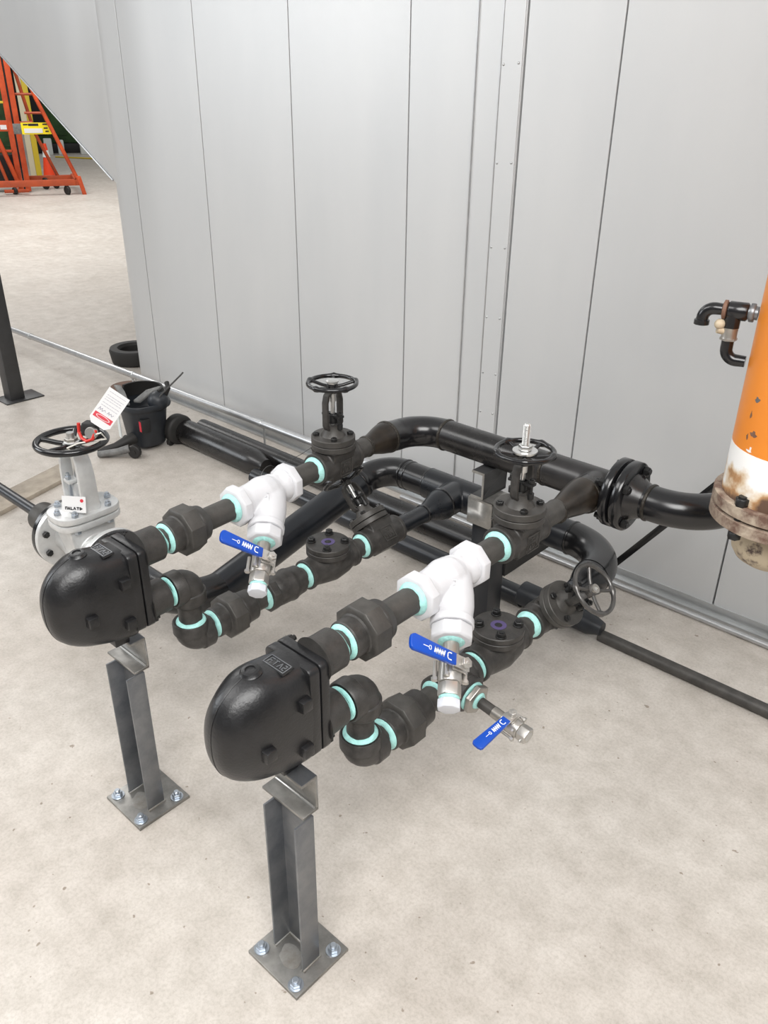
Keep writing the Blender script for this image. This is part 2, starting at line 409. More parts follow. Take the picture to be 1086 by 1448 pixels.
# --- Y strainer along +Y, leg along d (local)
PHI = math.radians(50)
DL = V((math.sin(PHI)*.707, -.707, -math.cos(PHI)*.707)).normalized()
LEG_Y = .140
def make_strainer(label, T):
    t = thing('y_strainer', label, 'strainer', T, 'white strainers')
    b = MB()
    b.lathe([(.022, .045), (.030, .045), (.045, .042), (.075, .044), (.105, .049), (.130, .046), (.150, .037), (.160, .037), (.175, .043), (.190, .045)], n=40)
    q = frame((0, LEG_Y, 0), DL)
    b.lathe([(-.03, .034), (.02, .042), (.055, .0465), (.085, .0475), (.105, .0455), (.116, .0455), (.119, .0485), (.136, .0485)], q, 40)
    b.cast('body', 'white', t, .0022, 6)
    b = MB(); b.lathe([(0, .040), (0, .049), (.004, .0555), (.026, .0555), (.030, .050)], n=8, phase=PI/8); b.build('inlet_octagon', 'white', t, bevel=.002)
    b = MB(); b.lathe([(.183, .050), (.187, .0555), (.209, .0555), (.213, .049), (.213, .040)], n=8, phase=PI/8); b.build('outlet_octagon', 'white', t, bevel=.002)
    b = MB(); b.lathe([(.1365, .044), (.141, .0475), (.166, .0475), (.171, .042)], q, 8, PI/8); b.build('blowdown_cap', 'white', t, bevel=.002)
    b = MB(); b.lathe([(.1705, .030), (.1735, .026), (.176, .020)], q, 28); o = b.build('thread_sealant', 'teal', t); o['label'] = 'pale teal sealant ring under the cap'
    # cast marks on the leg
    b = MB(); mk = frame(q @ V((0, .060, 0)), DL.cross(V((0, 0, 1))).normalized()*.30 + V((.5, -.25, .55)), DL)
    nrm = (mk.to_3x3() @ V((0, 1, 0))).normalized()
    mk.translation = q @ V((0, .060, 0)) + nrm*.046
    b.strokes([[(-.009, -.025), (.009, -.025), (.009, .025), (-.009, .025), (-.009, -.025)], [(-.005, -.015), (.005, -.010), (-.005, -.004), (.005, .002)], [(-.004, .008), (.004, .008), (.004, .016)]], .0016, mk, .0022)
    b.build('cast_marks', 'white', t)
    return t

# --- gate valve along +Y, stem along local +Z
def wheel(t, T, R, r, spokes, ph, dish=.010, hub=.016, m='enamel', bumps=True, sr=.0048):
    w = MB(); w.torus(R, r, T, 56, 12, spokes if bumps else 0, .0035, ph)
    hw_ = w.build('handwheel', m, t)
    w = MB()
    for i in range(spokes):
        a = ph+2*PI*i/spokes; c = V((math.cos(a), 0, math.sin(a)))
        w.tube([c*hub*.6+V((0, -dish, 0)), c*(R*.45)+V((0, -dish*.8, 0)), c*(R*.8)+V((0, -dish*.2, 0)), c*R], sr, 10, T=T)
    w.lathe([(-dish-.010, hub*.8), (-dish-.008, hub), (-dish+.007, hub), (-dish+.009, hub*.8)], T, 24)
    w.build('wheel_spokes', m, hw_); return hw_
def make_gate(label, T, group, wz=.218, stem=0., spokes=5, nut='dish', wm='enamel', ph=.5, bz=0., closed=True):
    t = thing('gate_valve', label, 'valve', T, group)
    cy = .080; L = .165
    b = MB()
    b.lathe([(.000, .0445), (.028, .0445), (.045, .047), (.06, .046), (.10, .046), (.12, .047), (.137, .0445), (L, .0445)], n=40)
    # neck rising to the bonnet
    P = []
    for z, wx, wy in ((-.047, .030, .036), (-.02, .043, .046), (.02, .044, .044), (.040, .046, .046), (.047, .050, .050)):
        P.append([V((sx*wx, cy+sy*wy, z)) for sx, sy in ((-1, -1), (1, -1), (1, 1), (-1, 1))])
    b.loft(P)
    b.cast('body', 'iron', t, .0024, 5)
    b = MB(); b.lathe([(.0, .0390), (.0, .0445), (.002, .0460), (.010, .0460), (.012, .0446)], n=40); b.build('socket_ring', 'iron', t); b = MB(); b.lathe([(L-.012, .0446), (L-.010, .0460), (L-.002, .0460), (L, .0445), (L, .039)], n=40); b.build('socket_ring', 'iron', t)
    Z = frame((0, cy, 0), (0, 0, 1), (0, 1, 0))
    b = MB(); b.cyl(.0465+bz, .0635+bz, .0635, Z, 48, .0015); b.build('body_flange', 'pipe', t)
    b = MB(); b.lathe([(.065, .0615), (.0665, .0635), (.082, .0635), (.0835, .062), (.0837, .036), (.088, .033), (.100, .027), (.112, .0235), (.116, .0235), (.116, .010)], Z, 48); bon = b.build('bonnet', 'pipe', t)
    for i in range(4):
        a = PI/4+PI/2*i; q = Z @ Matrix.Translation((.049*math.cos(a), 0, .049*math.sin(a)))
        b = MB(); b.poly(.0837, .0925, .0095, 6, q, .001, phase=a); b.cyl(.0925, .0945, .005, q, 12); b.build('bolt', 'iron_dark', bon)
    # yoke arms
    yz0 = .104; yz1 = wz-.022
    for sgn in (-1, 1):
        b = MB()
        pth = [(sgn*.022, yz0), (sgn*.030, yz0+.012), (sgn*.030, yz1-.03), (sgn*.024, yz1-.010), (sgn*.010, yz1)]
        rings = []
        for (yy, zz) in pth:
            rings.append([V((dx, cy+yy+dy*sgn, zz+ (dy*.5 if zz > yz1-.02 else 0))) for dx, dy in ((-.010, -.004), (.010, -.004), (.010, .004), (-.010, .004))])
        b.loft(rings); b.build('yoke_arm', 'iron', t, bevel=.0015)
    b = MB(); b.lathe([(yz1-.006, .013), (yz1-.004, .016), (yz1+.010, .016), (yz1+.012, .013)], Z, 28); b.build('yoke_head', 'iron', t)
    # gland with two eye bolts
    b = MB(); gz = .140; b.bx(-.034, .034, cy-.011, cy+.011, gz, gz+.008); b.cyl(gz-.02, gz+.008, .013, Z, 20); b.build('gland_flange', 'iron_dark', t, bevel=.002)
    for sgn in (-1, 1):
        b = MB(); b.cyl(.112, gz+.020, .004, Z @ Matrix.Translation((0, 0, sgn*.0)) if False else frame((sgn*.027, cy, 0), (0, 0, 1)), 12)
        b.poly(gz+.008, gz+.016, .0085, 6, frame((sgn*.027, cy, 0), (0, 0, 1)), .001); b.cyl(.108, .122, .008, frame((sgn*.027, cy, 0), (0, 0, 1)), 14)
        b.build('gland_bolt', 'iron_dark', t)
    b = MB(); b.cyl(.116, wz+.004, .0065, Z, 16); b.cyl(yz1-.030, yz1-.006, .0105, Z, 20); o = b.build('stem', 'bright', t); o['label'] = 'bright steel stem and yoke nut'
    W = frame((0, cy, wz), (0, 0, 1), (0, 1, 0))
    t_ = t; hwp = wheel(t, W, .0675, .0062, spokes, ph, m=wm)
    if nut == 'dish':
        b = MB(); b.poly(-.001, .006, .0155, 6, W, .001); b.ring(.006, .008, .008, .0185, W, 28); b.lathe([(.004, .018), (.008, .0175), (.011, .0125), (.0112, .006)], W, 24); o = b.build('wheel_nut', 'bright', hwp); o['label'] = 'bright domed wheel nut'
    elif nut == 'stud':
        b = MB(); b.lathe([(-.002, .028), (.001, .0295), (.003, .0295), (.0035, .027)], W, 32); o = b.build('washer', 'bright', hwp); o['label'] = 'bright steel washer'
        b = MB(); b.poly(.004, .017, .0165, 6, W, .0015); o = b.build('wheel_nut', 'bright', hwp, bevel=.0008); o['label'] = 'bright hexagon wheel nut'
        b = MB(); pr = []
        z = .017
        while z < stem: pr += [(z, .0078), (z+.0012, .0092), (z+.0024, .0078)]; z += .0026
        pr += [(stem+.002, .007), (stem+.004, .004)]
        b.lathe(pr, W, 20); o = b.build('threaded_stem', 'bright', t); o['label'] = 'bright threaded stem end standing above the wheel'
    else:
        b = MB(); b.ring(-.004, .006, .006, .0125, W, 24); b.build('wheel_nut', 'stainless_dark', hwp)
    # cast rating marks on the side facing +X
    b = MB(); q = frame((.0455, cy+.004, -.006), (1, 0, 0), (0, 0, 1))
    b.strokes([[(-.024, -.022), (.024, -.022), (.024, .022), (-.024, .022), (-.024, -.022)], [(-.017, .014), (-.017, .004), (-.010, .004), (-.010, .014)], [(-.004, .014), (.003, .014), (.003, .005), (-.004, .005)], [(.009, .005), (.009, .014), (.016, .009)], [(-.017, -.004), (-.010, -.004), (-.017, -.014), (-.010, -.014)], [(-.003, -.004), (-.003, -.014), (.004, -.014), (.004, -.004)], [(.010, -.014), (.017, -.014), (.013, -.004)]], .002, q, .002)
    b.build('cast_marks', 'pipe', t)
    return t

# --- check valve along +Y, cover on top
def make_check(label, T, L=.200):
    t = thing('check_valve', label, 'valve', T, 'check valves')
    cy = L*.49
    b = MB(); b.lathe([(0, .0435), (.03, .0435), (.05, .048), (cy, .056), (L-.05, .050), (L-.03, .0435), (L, .0435)], n=40)
    Z = frame((0, cy, 0), (0, 0, 1), (0, 1, 0))
    b.lathe([(-.045, .030), (-.02, .052), (.01, .053), (.036, .053), (.040, .056)], Z, 40)
    b.cast('body', 'iron', t, .0025, 7)
    b = MB(); b.lathe([(0, .039), (0, .044), (.002, .0465), (.010, .0465), (.012, .044)], n=40); b.build('socket_ring', 'iron', t); b = MB(); b.lathe([(L-.012, .044), (L-.010, .0465), (L-.002, .0465), (L, .044), (L, .039)], n=40); b.build('socket_ring', 'iron', t)
    b = MB(); b.cyl(.040, .0565, .0665, Z, 48, .0015); b.build('body_flange', 'iron', t)
    b = MB(); b.cyl(.058, .0745, .0665, Z, 48, .0018); cov = b.build('cover', 'iron', t)
    b = MB(); b.ring(.0746, .0754, .010, .0205, Z, 36); o = b.build('paint_mark', 'purple', cov); o['label'] = 'purple paint ring on the cover'
    b = MB(); b.cyl(.0746, .0764, .0085, Z, 20, .0008); b.build('centre_stud', 'iron_dark', cov)
    for i in range(4):
        a = PI/4+PI/2*i+.05; q = Z @ Matrix.Translation((.050*math.cos(a), 0, .050*math.sin(a)))
        b = MB(); b.cyl(.0745, .0785, .0135, q, 24, .0006); b.poly(.0785, .088, .0115, 6, q, .0012, phase=a); b.cyl(.088, .0895, .006, q, 14); b.build('bolt', 'iron_dark', cov)
    return t

def make_elbow(label, T, a, bdir, group=None):
    """threaded elbow; centre at origin, legs along a and bdir"""
    t = thing('pipe_elbow', label, 'pipe fitting', T, group)
    a, bd = V(a), V(bdir); leg = .052; R_ = .026
    c = (a+bd)*R_
    path = [a*leg] + [c - bd*R_*math.cos(PI/2*i/8) - a*R_*math.sin(PI/2*i/8) for i in range(9)] + [bd*leg]
    b = MB(); b.tube(path, .0425, 32); b.build('body', 'iron', t, sharp=50)
    for d in (a, bd):
        b = MB(); b.lathe([(.018, .0425), (.021, .0462), (leg-.004, .0462), (leg, .0435), (leg, .036)], frame((0, 0, 0), d), 40); b.build('collar', 'iron', t)
    return t

# --- ball valve: flow along +Y, stem along +Z, lever along +X (closed)
def make_ball(name, label, T, s=1., lever_len=.106, plug=True, group=None, lever=1, plugmat='whiteplastic'):
    t = thing(name, label, 'valve', T, group)
    b = MB(); b.cyl(0, .034*s, .0165*s, n=28); b.build('inlet_nipple', 'stainless_dark', t)
    b = MB(); b.lathe([(.030*s, .018*s), (.034*s, .0225*s), (.040*s, .0235*s), (.060*s, .0235*s), (.084*s, .0235*s), (.088*s, .0225*s), (.089*s, .019*s)], n=32)
    b.lathe([(0, .011*s), (.030*s, .0105*s), (.030*s, .002*s)], frame((0, .060*s, 0), (0, 0, 1)), 20)
    b.build('body', 'stainless', t)
    b = MB(); b.poly(.089*s, .117*s, .0235*s, 6, ch=.0015*s); b.build('end_cap', 'stainless', t, bevel=.001*s)
    for (ax, az) in ((1, 1), (-1, 1), (1, -1), (-1, -1)):
        q_ = Matrix.Translation((ax*.0245*s, 0, az*.017*s)); b = MB(); b.cyl(.044*s, .080*s, .0042*s, q_, 12)
        b.poly(.0785*s, .086*s, .007*s, 6, q_, .0005); b.build('body_bolt', 'stainless', t)
    q = frame((0, .060*s, 0), (0, 0, 1), (0, 1, 0))
    b = MB(); b.bx(-.018*s, .018*s, .048*s, .072*s, .026*s, .031*s); b.poly(.031*s, .040*s, .010*s, 6, q, .001); b.poly(.0425*s, .052*s, .0115*s, 6, q, .001); b.cyl(.030*s, .055*s, .005*s, q, 14); b.build('stem_nut', 'stainless', t, bevel=.0006)
    # lever plate and grip
    b = MB(); x1 = .030*s
    b.bx(-.012*s*1, x1, .047*s, .073*s, .040*s, .0425*s); lev = b.build('lever', 'stainless', t, bevel=.0005)
    b = MB(); w0, w1 = .0125*s, .0165*s; th = .0045*s; z0 = .0412*s
    prof = [(x1-.006*s, w0), (x1+.02*s, w0*1.05), (x1+lever_len*s-.008*s, w1), (x1+lever_len*s-.002*s, w1*.8), (x1+lever_len*s, w1*.35)]
    poly = [(x, .060*s+w) for x, w in prof]+[(x, .060*s-w) for x, w in prof[::-1]]
    b.loft([[V((x, y, z0+h)) for x, y in poly] for h in (-th, th)]); o = b.build('lever_grip', 'blue', lev, bevel=.0018*s); o['label'] = 'blue vinyl lever grip'
    # white print on the grip, reading from the stem outwards
    b = MB(); g0 = frame((x1+.010*s, .060*s, z0+th), (0, 0, 1), (0, 1, 0))
    K = s
    def S(*pp): return [(-x*K if False else x*K, z*K) for x, z in pp]
    sg = 1
    Tm = g0
    # local x of this frame = Y x Z -> see below ; strokes mapped with explicit axes
    Tm = Matrix((V((1, 0, 0)), V((0, 0, 1)), V((0, 1, 0)))).transposed().to_4x4(); Tm.translation = V((x1+.006*s, .060*s, z0+th))
    b.strokes([S((.002, -.007), (.008, -.007), (.011, -.004), (.011, .004), (.008, .007), (.002, .007)),
               S((.018, -.006), (.021, .006), (.024, -.006), (.027, .006), (.030, -.006), (.033, .006), (.036, -.006), (.039, .006), (.042, -.006), (.044, .005)),
               ], .0022*K, Tm, flip=False)
    b.strokes([S((.053, -.004), (.056, -.004), (.058, 0), (.056, .004), (.053, .004), (.052, 0), (.053, -.004)), S((.058, 0), (.071, 0))], .0014*K, Tm, flip=False)
    o = b.build('grip_print', 'ink', lev); o['label'] = 'worn white print on the grip'
    if plug:
        b = MB(); b.ring(.1172*s, .1235*s, .010*s, .0205*s, n=28); o = b.build('thread_sealant', 'teal', t); o['label'] = 'pale teal sealant ring'
        b = MB(); b.lathe([(.1236*s, .0225*s), (.1246*s, .0232*s), (.140*s, .0232*s), (.142*s, .0215*s)], n=8, phase=PI/8); o = b.build('plug', plugmat, t, bevel=.001); o['label'] = 'white plastic plug'
    return t

# ================================================================== trains
XN, ZU, ZL = -.945, .775, .460
XF = -1.565
RF = math.radians(3.3)            # the far steam line runs slightly askew
def FU(y, x0=-1.550):             # point on the far steam line
    return TY(x0 - math.tan(RF)*(y-.905), y, ZU, RF)
def NU(y): return TY(XN, y, ZU)
def NL(y, z=ZL): return TY(XN+.004, y, z)
def FL(y, z=ZL): return TY(XF, y, z)

trN = make_trap('black float steam trap nearest the camera, on the front steel stand', NU(.905))
trF = dup(trN, TY(-1.550, .905, ZU), 'black float steam trap beside the silver gate valve, on the left steel stand')

# steam side
GN = 'short threaded pipe pieces'
lineN, lineF = 'nearer steam line', 'farther steam line'
n1 = nipple('pipe_nipple', 'short sealed nipple between nearest steam trap and its big octagon union', NU(.905), .024)
dup(n1, FU(.905), 'short sealed nipple between left steam trap and its upper octagon union')
u1 = make_union('pipe_union', 'black octagon union on steam line behind the nearest trap', NU(.929), .111, 'octagon pipe unions')
dup(u1, FU(.929), 'black octagon union on steam line behind the left trap')
p1 = nipple('steam_pipe', 'grey pipe length between nearer octagon union and nearer white strainer', NU(1.040), .100, w0=.0025, w1=.011)
dup(p1, FU(1.040), 'grey pipe length between left upper octagon union and farther white strainer')
s1 = make_strainer('white Y strainer nearest the camera, leg pointing down to a blue lever', NU(1.140))
s2 = dup(s1, FU(1.140), 'farther white Y strainer in front of the black diagonal pipe')
p2 = nipple('steam_pipe', 'grey pipe length between nearer white strainer and valve with threaded stud', NU(1.353), .097, teal='1', w1=.012)
dup(p2, FU(1.353), 'grey pipe length between farther white strainer and upright wall-side valve')
gN = make_gate('upright black gate valve with threaded stud above its wheel', NU(1.450), 'upright gate valves', wz=.222, stem=.066, spokes=5, nut='stud', ph=.35)
gF = make_gate('upright black gate valve near the silver conduit, bright domed nut on wheel', FU(1.450), 'upright gate valves', wz=.238, spokes=5, nut='dish', ph=.9)

# strainer blowdown ball valves
def ball_frame(Ts):
    o = Ts @ V((0, LEG_Y, 0)); d = (Ts.to_3x3() @ DL).normalized()
    u1_ = V((d.y, -d.x, 0)).normalized()
    if u1_.x < 0: u1_ = -u1_
    u2_ = d.cross(u1_)
    if u2_.z < 0: u2_ = -u2_
    return o, d, u1_, u2_
def basis(o, x, y, z):
    m = Matrix((x, y, z)).transposed().to_4x4(); m.translation = o; return m
def ball_T(Ts, L=.1715, th=math.radians(40)):
    o, d, a, c = ball_frame(Ts)
    zz = (a*math.sin(th) + c*math.cos(th)).normalized()
    xx = d.cross(zz).normalized()
    return basis(o+d*L, xx, d, zz)
bvN = make_ball('ball_valve', 'blue lever ball valve hanging below the nearer white strainer', ball_T(NU(1.140)), 1.07, group='blue lever ball valves')
bvF = dup(bvN, ball_T(FU(1.140)), 'blue lever ball valve hanging below the farther white strainer')

# condensate side
n2 = nipple('pipe_nipple', 'short sealed nipple between nearest trap and its upper elbow', NL(.905, .629), .013, w0=.005, w1=.005)
dup(n2, TY(XF+.015, .905, .629), 'short sealed nipple between left trap and its upper elbow')
e1 = make_elbow('black threaded elbow turning down behind the nearest trap', NL(.971, .629), (0, -1, 0), (0, 0, -1), 'threaded elbows')
dup(e1, TY(XF+.015, .971, .629), 'black threaded elbow turning down behind the left trap')
v1 = nipple('pipe_nipple', 'upright nipple joining the two elbows of the nearest trap', Matrix.Translation((XN+.004, .971, .577)) @ Matrix.Rotation(-PI/2, 4, 'X'), .062, teal='1', m='iron')
dup(v1, Matrix.Translation((XF+.015, .971, .577)) @ Matrix.Rotation(-PI/2, 4, 'X'), 'upright nipple joining the two elbows of the left trap')
e2 = make_elbow('lower black elbow of the nearest trap, turning towards the wall', NL(.971, .463), (0, 0, 1), (0, 1, 0), 'threaded elbows')
dup(e2, TY(XF+.010, .971, .463), 'lower black elbow of the left trap, turning towards the wall')
n3 = nipple('pipe_nipple', 'short nipple with teal ring before the nearer lower octagon union', NL(1.023), .024, teal='1', w1=.010)
dup(n3, FL(1.023), 'short nipple with teal ring before the left lower octagon union')
u2 = make_union('pipe_union', 'black octagon union on the nearer low line, right of the elbows', NL(1.047), .130, 'octagon pipe unions')
dup(u2, FL(1.047), 'black octagon union on the farther low line below a blue lever', )

# near line: tee with drain valve
n4 = nipple('pipe_nipple', 'short nipple between nearer low octagon union and drain tee', NL(1.177), .050, w0=.002, w1=.008)
tee = thing('pipe_tee', 'black threaded tee with side drain behind the nearer strainer valve', 'pipe fitting', NL(1.227))
b = MB(); b.cyl(0, .135, .0425, n=40); BD = V((1, -.05, -.10)).normalized(); bq = frame((0, .0675, 0), BD); b.cyl(0, .060, .0425, bq, 40); b.cast('body', 'iron', tee, .0025, 5)
for q in (Matrix.Identity(4), ):
    b = MB(); b.lathe([(0, .037), (0, .0435), (.002, .0462), (.016, .0462), (.019, .043)], n=40); b.build('collar', 'iron', tee)
    b = MB(); b.lathe([(.116, .043), (.119, .0462), (.133, .0462), (.135, .0435), (.135, .037)], n=40); b.build('collar', 'iron', tee)
    b = MB(); b.lathe([(.040, .043), (.043, .0462), (.058, .0462), (.060, .0435), (.060, .032)], bq, 40); b.build('collar', 'iron', tee)
TB = NL(1.227) @ bq
bush = thing('reducing_bushing', 'steel hexagon bushing with teal ring in the drain tee side outlet', 'pipe fitting', TB @ Matrix.Translation((0, .0605, 0)))
b = MB(); b.lathe([(0, .038), (.005, .037), (.006, .030)], n=36); o = b.build('thread_sealant', 'teal', bush); o['label'] = 'teal sealant ring'
b = MB(); b.poly(.0065, .022, .040, 6, ch=.002); b.build('hexagon', 'stainless_dark', bush, bevel=.0012)
b = MB(); b.lathe([(.0222, .017), (.0225, .022), (.027, .0185), (.028, .014)], n=28); o = b.build('thread_sealant', 'teal', bush); o['label'] = 'teal sealant ring'
dn = nipple('pipe_nipple', 'slim dark nipple between hexagon bushing and small drain ball valve', TB @ Matrix.Translation((0, .0888, 0)), .040, teal='', r=.0135)
o_, d_ = (TB @ V((0, .129, 0))), BD
up_ = (V((0, 0, 1))-d_*d_.z).normalized(); sd_ = d_.cross(up_)
zz = (up_*.95 - V((0, 1, 0))*.12); zz = (zz-d_*zz.dot(d_)).normalized(); xx = d_.cross(zz).normalized()
if xx.y > 0: pass
drT = basis(o_, xx, d_, zz)
dr = make_ball('ball_valve', 'small blue lever drain valve on the side of the near low line', drT, .88, lever_len=.116, plug=False, group='blue lever ball valves')
b = MB(); b.poly(.0870, .104, .0125, 6, ch=.001); b.cyl(.083, .0872, .009, n=16); b.tube([V((.012, .093, -.004)), V((.024, .093, -.004))], .0035, 10); b.tube([V((-.012, .093, .004)), V((-.022, .096, .004))], .0035, 10); b.build('outlet_coupling', 'bright', dr)

n5 = nipple('pipe_nipple', 'short sealed nipple between drain tee and nearer purple-marked check valve', NL(1.362), .018, w0=.006, w1=.006)
ck = make_check('nearer check valve with purple ring on its round cover', NL(1.380), .198)
n6 = nipple('pipe_nipple', 'short nipple with thick teal ring before the tilted valve with bare wheel', NL(1.578), .050, w0=.003, w1=.015)

# far line: plain coupling
n4f = nipple('pipe_nipple', 'short nipple with teal ring between far low union and ribbed coupling', FL(1.177), .050, w0=.002, w1=.010)
cp = thing('pipe_coupling', 'thick black octagon-ended coupling in the farther low line', 'pipe fitting', FL(1.227))
b = MB(); b.lathe([(0, .037), (0, .046), (.004, .0505), (.026, .0505), (.030, .046)], n=8, phase=PI/8); b.build('octagon_end', 'iron', cp, bevel=.0015)
b = MB(); b.lathe([(.028, .042), (.034, .0455), (.05, .047), (.075, .0475), (.082, .050), (.090, .050), (.094, .047), (.112, .0445), (.128, .043), (.130, .037)], n=40); b.build('body', 'iron', cp)
n5f = nipple('pipe_nipple', 'short nipple with teal ring before the farther purple-marked check valve', FL(1.357), .025, teal='1', w1=.010)
dup(ck, FL(1.382), 'farther check valve with purple ring, right of the farther strainer leg')
n6f = nipple('pipe_nipple', 'short nipple with teal ring before the farther tilted gate valve', FL(1.580), .045, teal='1', w1=.011)

def tilt(x, y, z, sgn): return Matrix.Translation((x, y, z)) @ Matrix.Rotation(sgn*PI/4, 4, 'Y')
gNL = make_gate('tilted gate valve with bare grey handwheel leaning to the right', tilt(XN+.004, 1.628, ZL, 1), 'tilted gate valves', wz=.190, spokes=4, nut='bare', wm='grey_iron', ph=.5)
gFL = make_gate('tilted gate valve leaning to the left under the upright far valve', tilt(XF, 1.625, ZL, -1), 'tilted gate valves', wz=.222, spokes=5, nut='dish', ph=.2)

# ================================================================== welded headers
def weld(T, r, parent, wd=.007, m='weld', lab=None):
    b = MB(); b.lathe([(-wd/2-.002, r), (-wd/2, r+.0028), (0, r+.0036), (wd/2, r+.0028), (wd/2+.002, r)], T, 40); o = b.build('weld_bead', m, parent); return o
HU, HY = .0485, 1.935
hd = thing('steam_header', 'upper dark welded header pipe along the wall with flange at right', 'pipe', (-1.2, HY, ZU-.008))
def W(p): return V(p)-V((-1.2, HY, ZU-.008))
def part(fn, name, m, parent, off): 
    b = MB(); fn(b); b.bm.transform(Matrix.Translation(-V(off))); return b.build(name, m, parent, sharp=50)
OFF = (-1.2, HY, ZU-.008); HZ = ZU-.008
xe = FU(1.82).translation.x; RE = .115
def hp(fn, name, m): return part(fn, name, m, hd, OFF)
fy = FU(1.615)
hp(lambda b: b.cyl(.0005, .060, PR, fy, 36), 'pipe_stub', 'pipe')
def red_(b, T, L, r0, r1): b.lathe([(0, r0), (L*.18, r0+(r1-r0)*.06), (L*.4, r0+(r1-r0)*.38), (L*.62, r0+(r1-r0)*.72), (L*.85, r1), (L, r1)], T, 40)
hp(lambda b: red_(b, FU(1.677), .098, PR, HU), 'reducer', 'brown')
hp(lambda b: b.tube([FU(1.776).translation] + arc((xe+RE, HY-RE, HZ), (-1, 0, 0), (0, 1, 0), RE, 14), HU, 36), 'elbow', 'black')
hp(lambda b: b.cyl(0, (-1.115)-(xe+RE), HU, frame((xe+RE, HY, HZ), (1, 0, 0)), 40), 'pipe_run', 'header')
def tee_u(b):
    b.cyl(0, .210, HU+.0015, frame((-1.113, HY, HZ), (1, 0, 0)), 40); b.cyl(0, .085, HU, frame((XN-.002, HY, HZ), (0, -1, 0)), 40)
def cast_part(fn, name, m, parent, off, vox=.003, sm=8):
    b = MB(); fn(b); b.bm.transform(Matrix.Translation(-V(off))); return b.cast(name, m, parent, vox, sm)
cast_part(tee_u, 'tee', 'header', hd, OFF)
hp(lambda b: red_(b, frame((XN-.001, 1.712, HZ+.004), (0, 1, 0)), .138, PR, HU), 'reducer', 'brown')
hp(lambda b: b.cyl(.0005, .096, PR, NU(1.615), 36), 'pipe_stub', 'pipe')
for T_, r_, m_ in ((frame((XN, 1.711, HZ+.004), (0, 1, 0)), PR, 'weld'), (frame((XN, 1.851, HZ), (0, 1, 0)), HU, 'weld'), (frame((-1.114, HY, HZ), (1, 0, 0)), HU, 'weld'),
                   (FU(1.676), PR, 'weld'), (FU(1.776), HU, 'weld'), (frame((xe+RE, HY, HZ), (1, 0, 0)), HU, 'weld')):
    weld(Matrix.Translation(-V(OFF)) @ T_, r_, hd, m=m_)
def flange_bolts(parent, off, T, rb, n, t0, t1, hr=.0125, ph=.4, nm='bolt', m='iron_dark'):
    for i in range(n):
        a = ph+2*PI*i/n; q = Matrix.Translation(-V(off)) @ T @ Matrix.Translation((rb*math.cos(a), 0, rb*math.sin(a)))
        b = MB(); b.poly(t0-.016, t0-.0005, hr, 6, q, .0015); b.poly(t1+.0005, t1+.014, hr, 6, q, .0015); b.cyl(t0-.026, t1+.018, hr*.62, q, 14); b.build(nm, m, parent)
FX = -.872
TFl = frame((FX, HY, HZ), (1, 0, 0))
hp(lambda b: b.lathe([(-.031, HU), (-.029, .060), (-.022, .064)], TFl, 40), 'flange_hub', 'steel_dark')
hp(lambda b: b.cyl(-.026, -.003, .097, TFl, 56, .002), 'flange', 'enamel')
fl2 = thing('flanged_elbow', 'black flanged elbow joining the upper header to the orange column side', 'pipe fitting', (FX, HY, HZ))
O2 = (FX, HY, HZ)
def p2_(fn, name, m): return part(fn, name, m, fl2, O2)
p2_(lambda b: b.cyl(.006, .029, .097, TFl, 56, .002), 'flange', 'enamel')
p2_(lambda b: b.cyl(-.003, .006, .070, TFl, 40), 'gasket', 'dark')
p2_(lambda b: b.lathe([(.029, .066), (.036, .064), (.052, .054), (.066, HU)], TFl, 40), 'flange_hub', 'header')
xs = FX+.066; RB = .150
weld(Matrix.Translation(-V(O2)) @ frame((xs+.012, HY, HZ), (1, 0, 0)), HU, fl2)
p2_(lambda b: b.tube([V((xs, HY, HZ))]+arc((xs+.03, HY+RB, HZ), (0, -1, 0), (1, 0, 0), RB, 14)+[V((xs+.03+RB, WY-.005, HZ))], HU, 36), 'elbow', 'black')
flange_bolts(fl2, O2, TFl, .078, 4, -.026, .029, .0135, .62)

# lower (condensate) header
HL, LY, LZ = .054, 2.125, .462
lh = thing('condensate_header', 'lower black welded header pipe with elbow at each end', 'pipe', (-1.5, LY, LZ))
OL = (-1.5, LY, LZ)
def lp(fn, name, m): return part(fn, name, m, lh, OL)
RD = .118
DX = -1.935
ang = math.radians(13.5)
dn_ = V((0, -math.cos(ang), -math.sin(ang)))
xL = DX+RD
lp(lambda b: b.tube(arc((xL, LY+dn_.y*RD, LZ+dn_.z*RD), -dn_, (-1, 0, 0), RD, 14)[:], HL+.001, 36), 'elbow', 'black')
lp(lambda b: b.cyl(0, .115, HL, frame((xL, LY, LZ), (1, 0, 0)), 40), 'pipe_run', 'black')
def tee_l(b):
    b.cyl(0, .230, HL+.003, frame((xL+.115, LY, LZ), (1, 0, 0)), 40); b.cyl(0, .098, HL+.001, frame((XF, LY, LZ), (0, -1, 0)), 40)
cast_part(tee_l, 'tee', 'bluepipe', lh, OL)
xR = xL+.345; RR = .165; xe2 = XN+.004-RR
lp(lambda b: b.cyl(0, xe2-xR, HL, frame((xR, LY, LZ), (1, 0, 0)), 40), 'pipe_run', 'bluepipe')
lp(lambda b: b.tube(arc((xe2, LY-RR, LZ), (0, 1, 0), (1, 0, 0), RR, 16), HL+.001, 36), 'elbow', 'black')
lp(lambda b: red_(b, frame((XN+.004, 1.862, LZ-.001), (0, 1, 0)), .098, PR, HL), 'reducer', 'black')
lp(lambda b: b.cyl(.0005, .068, PR, frame((XN+.004, 1.794, ZL), (0, 1, 0)), 36), 'pipe_stub', 'bluepipe')
lp(lambda b: red_(b, frame((XF, 1.925, LZ-.001), (0, 1, 0)), .102, PR, HL), 'reducer', 'bluepipe')
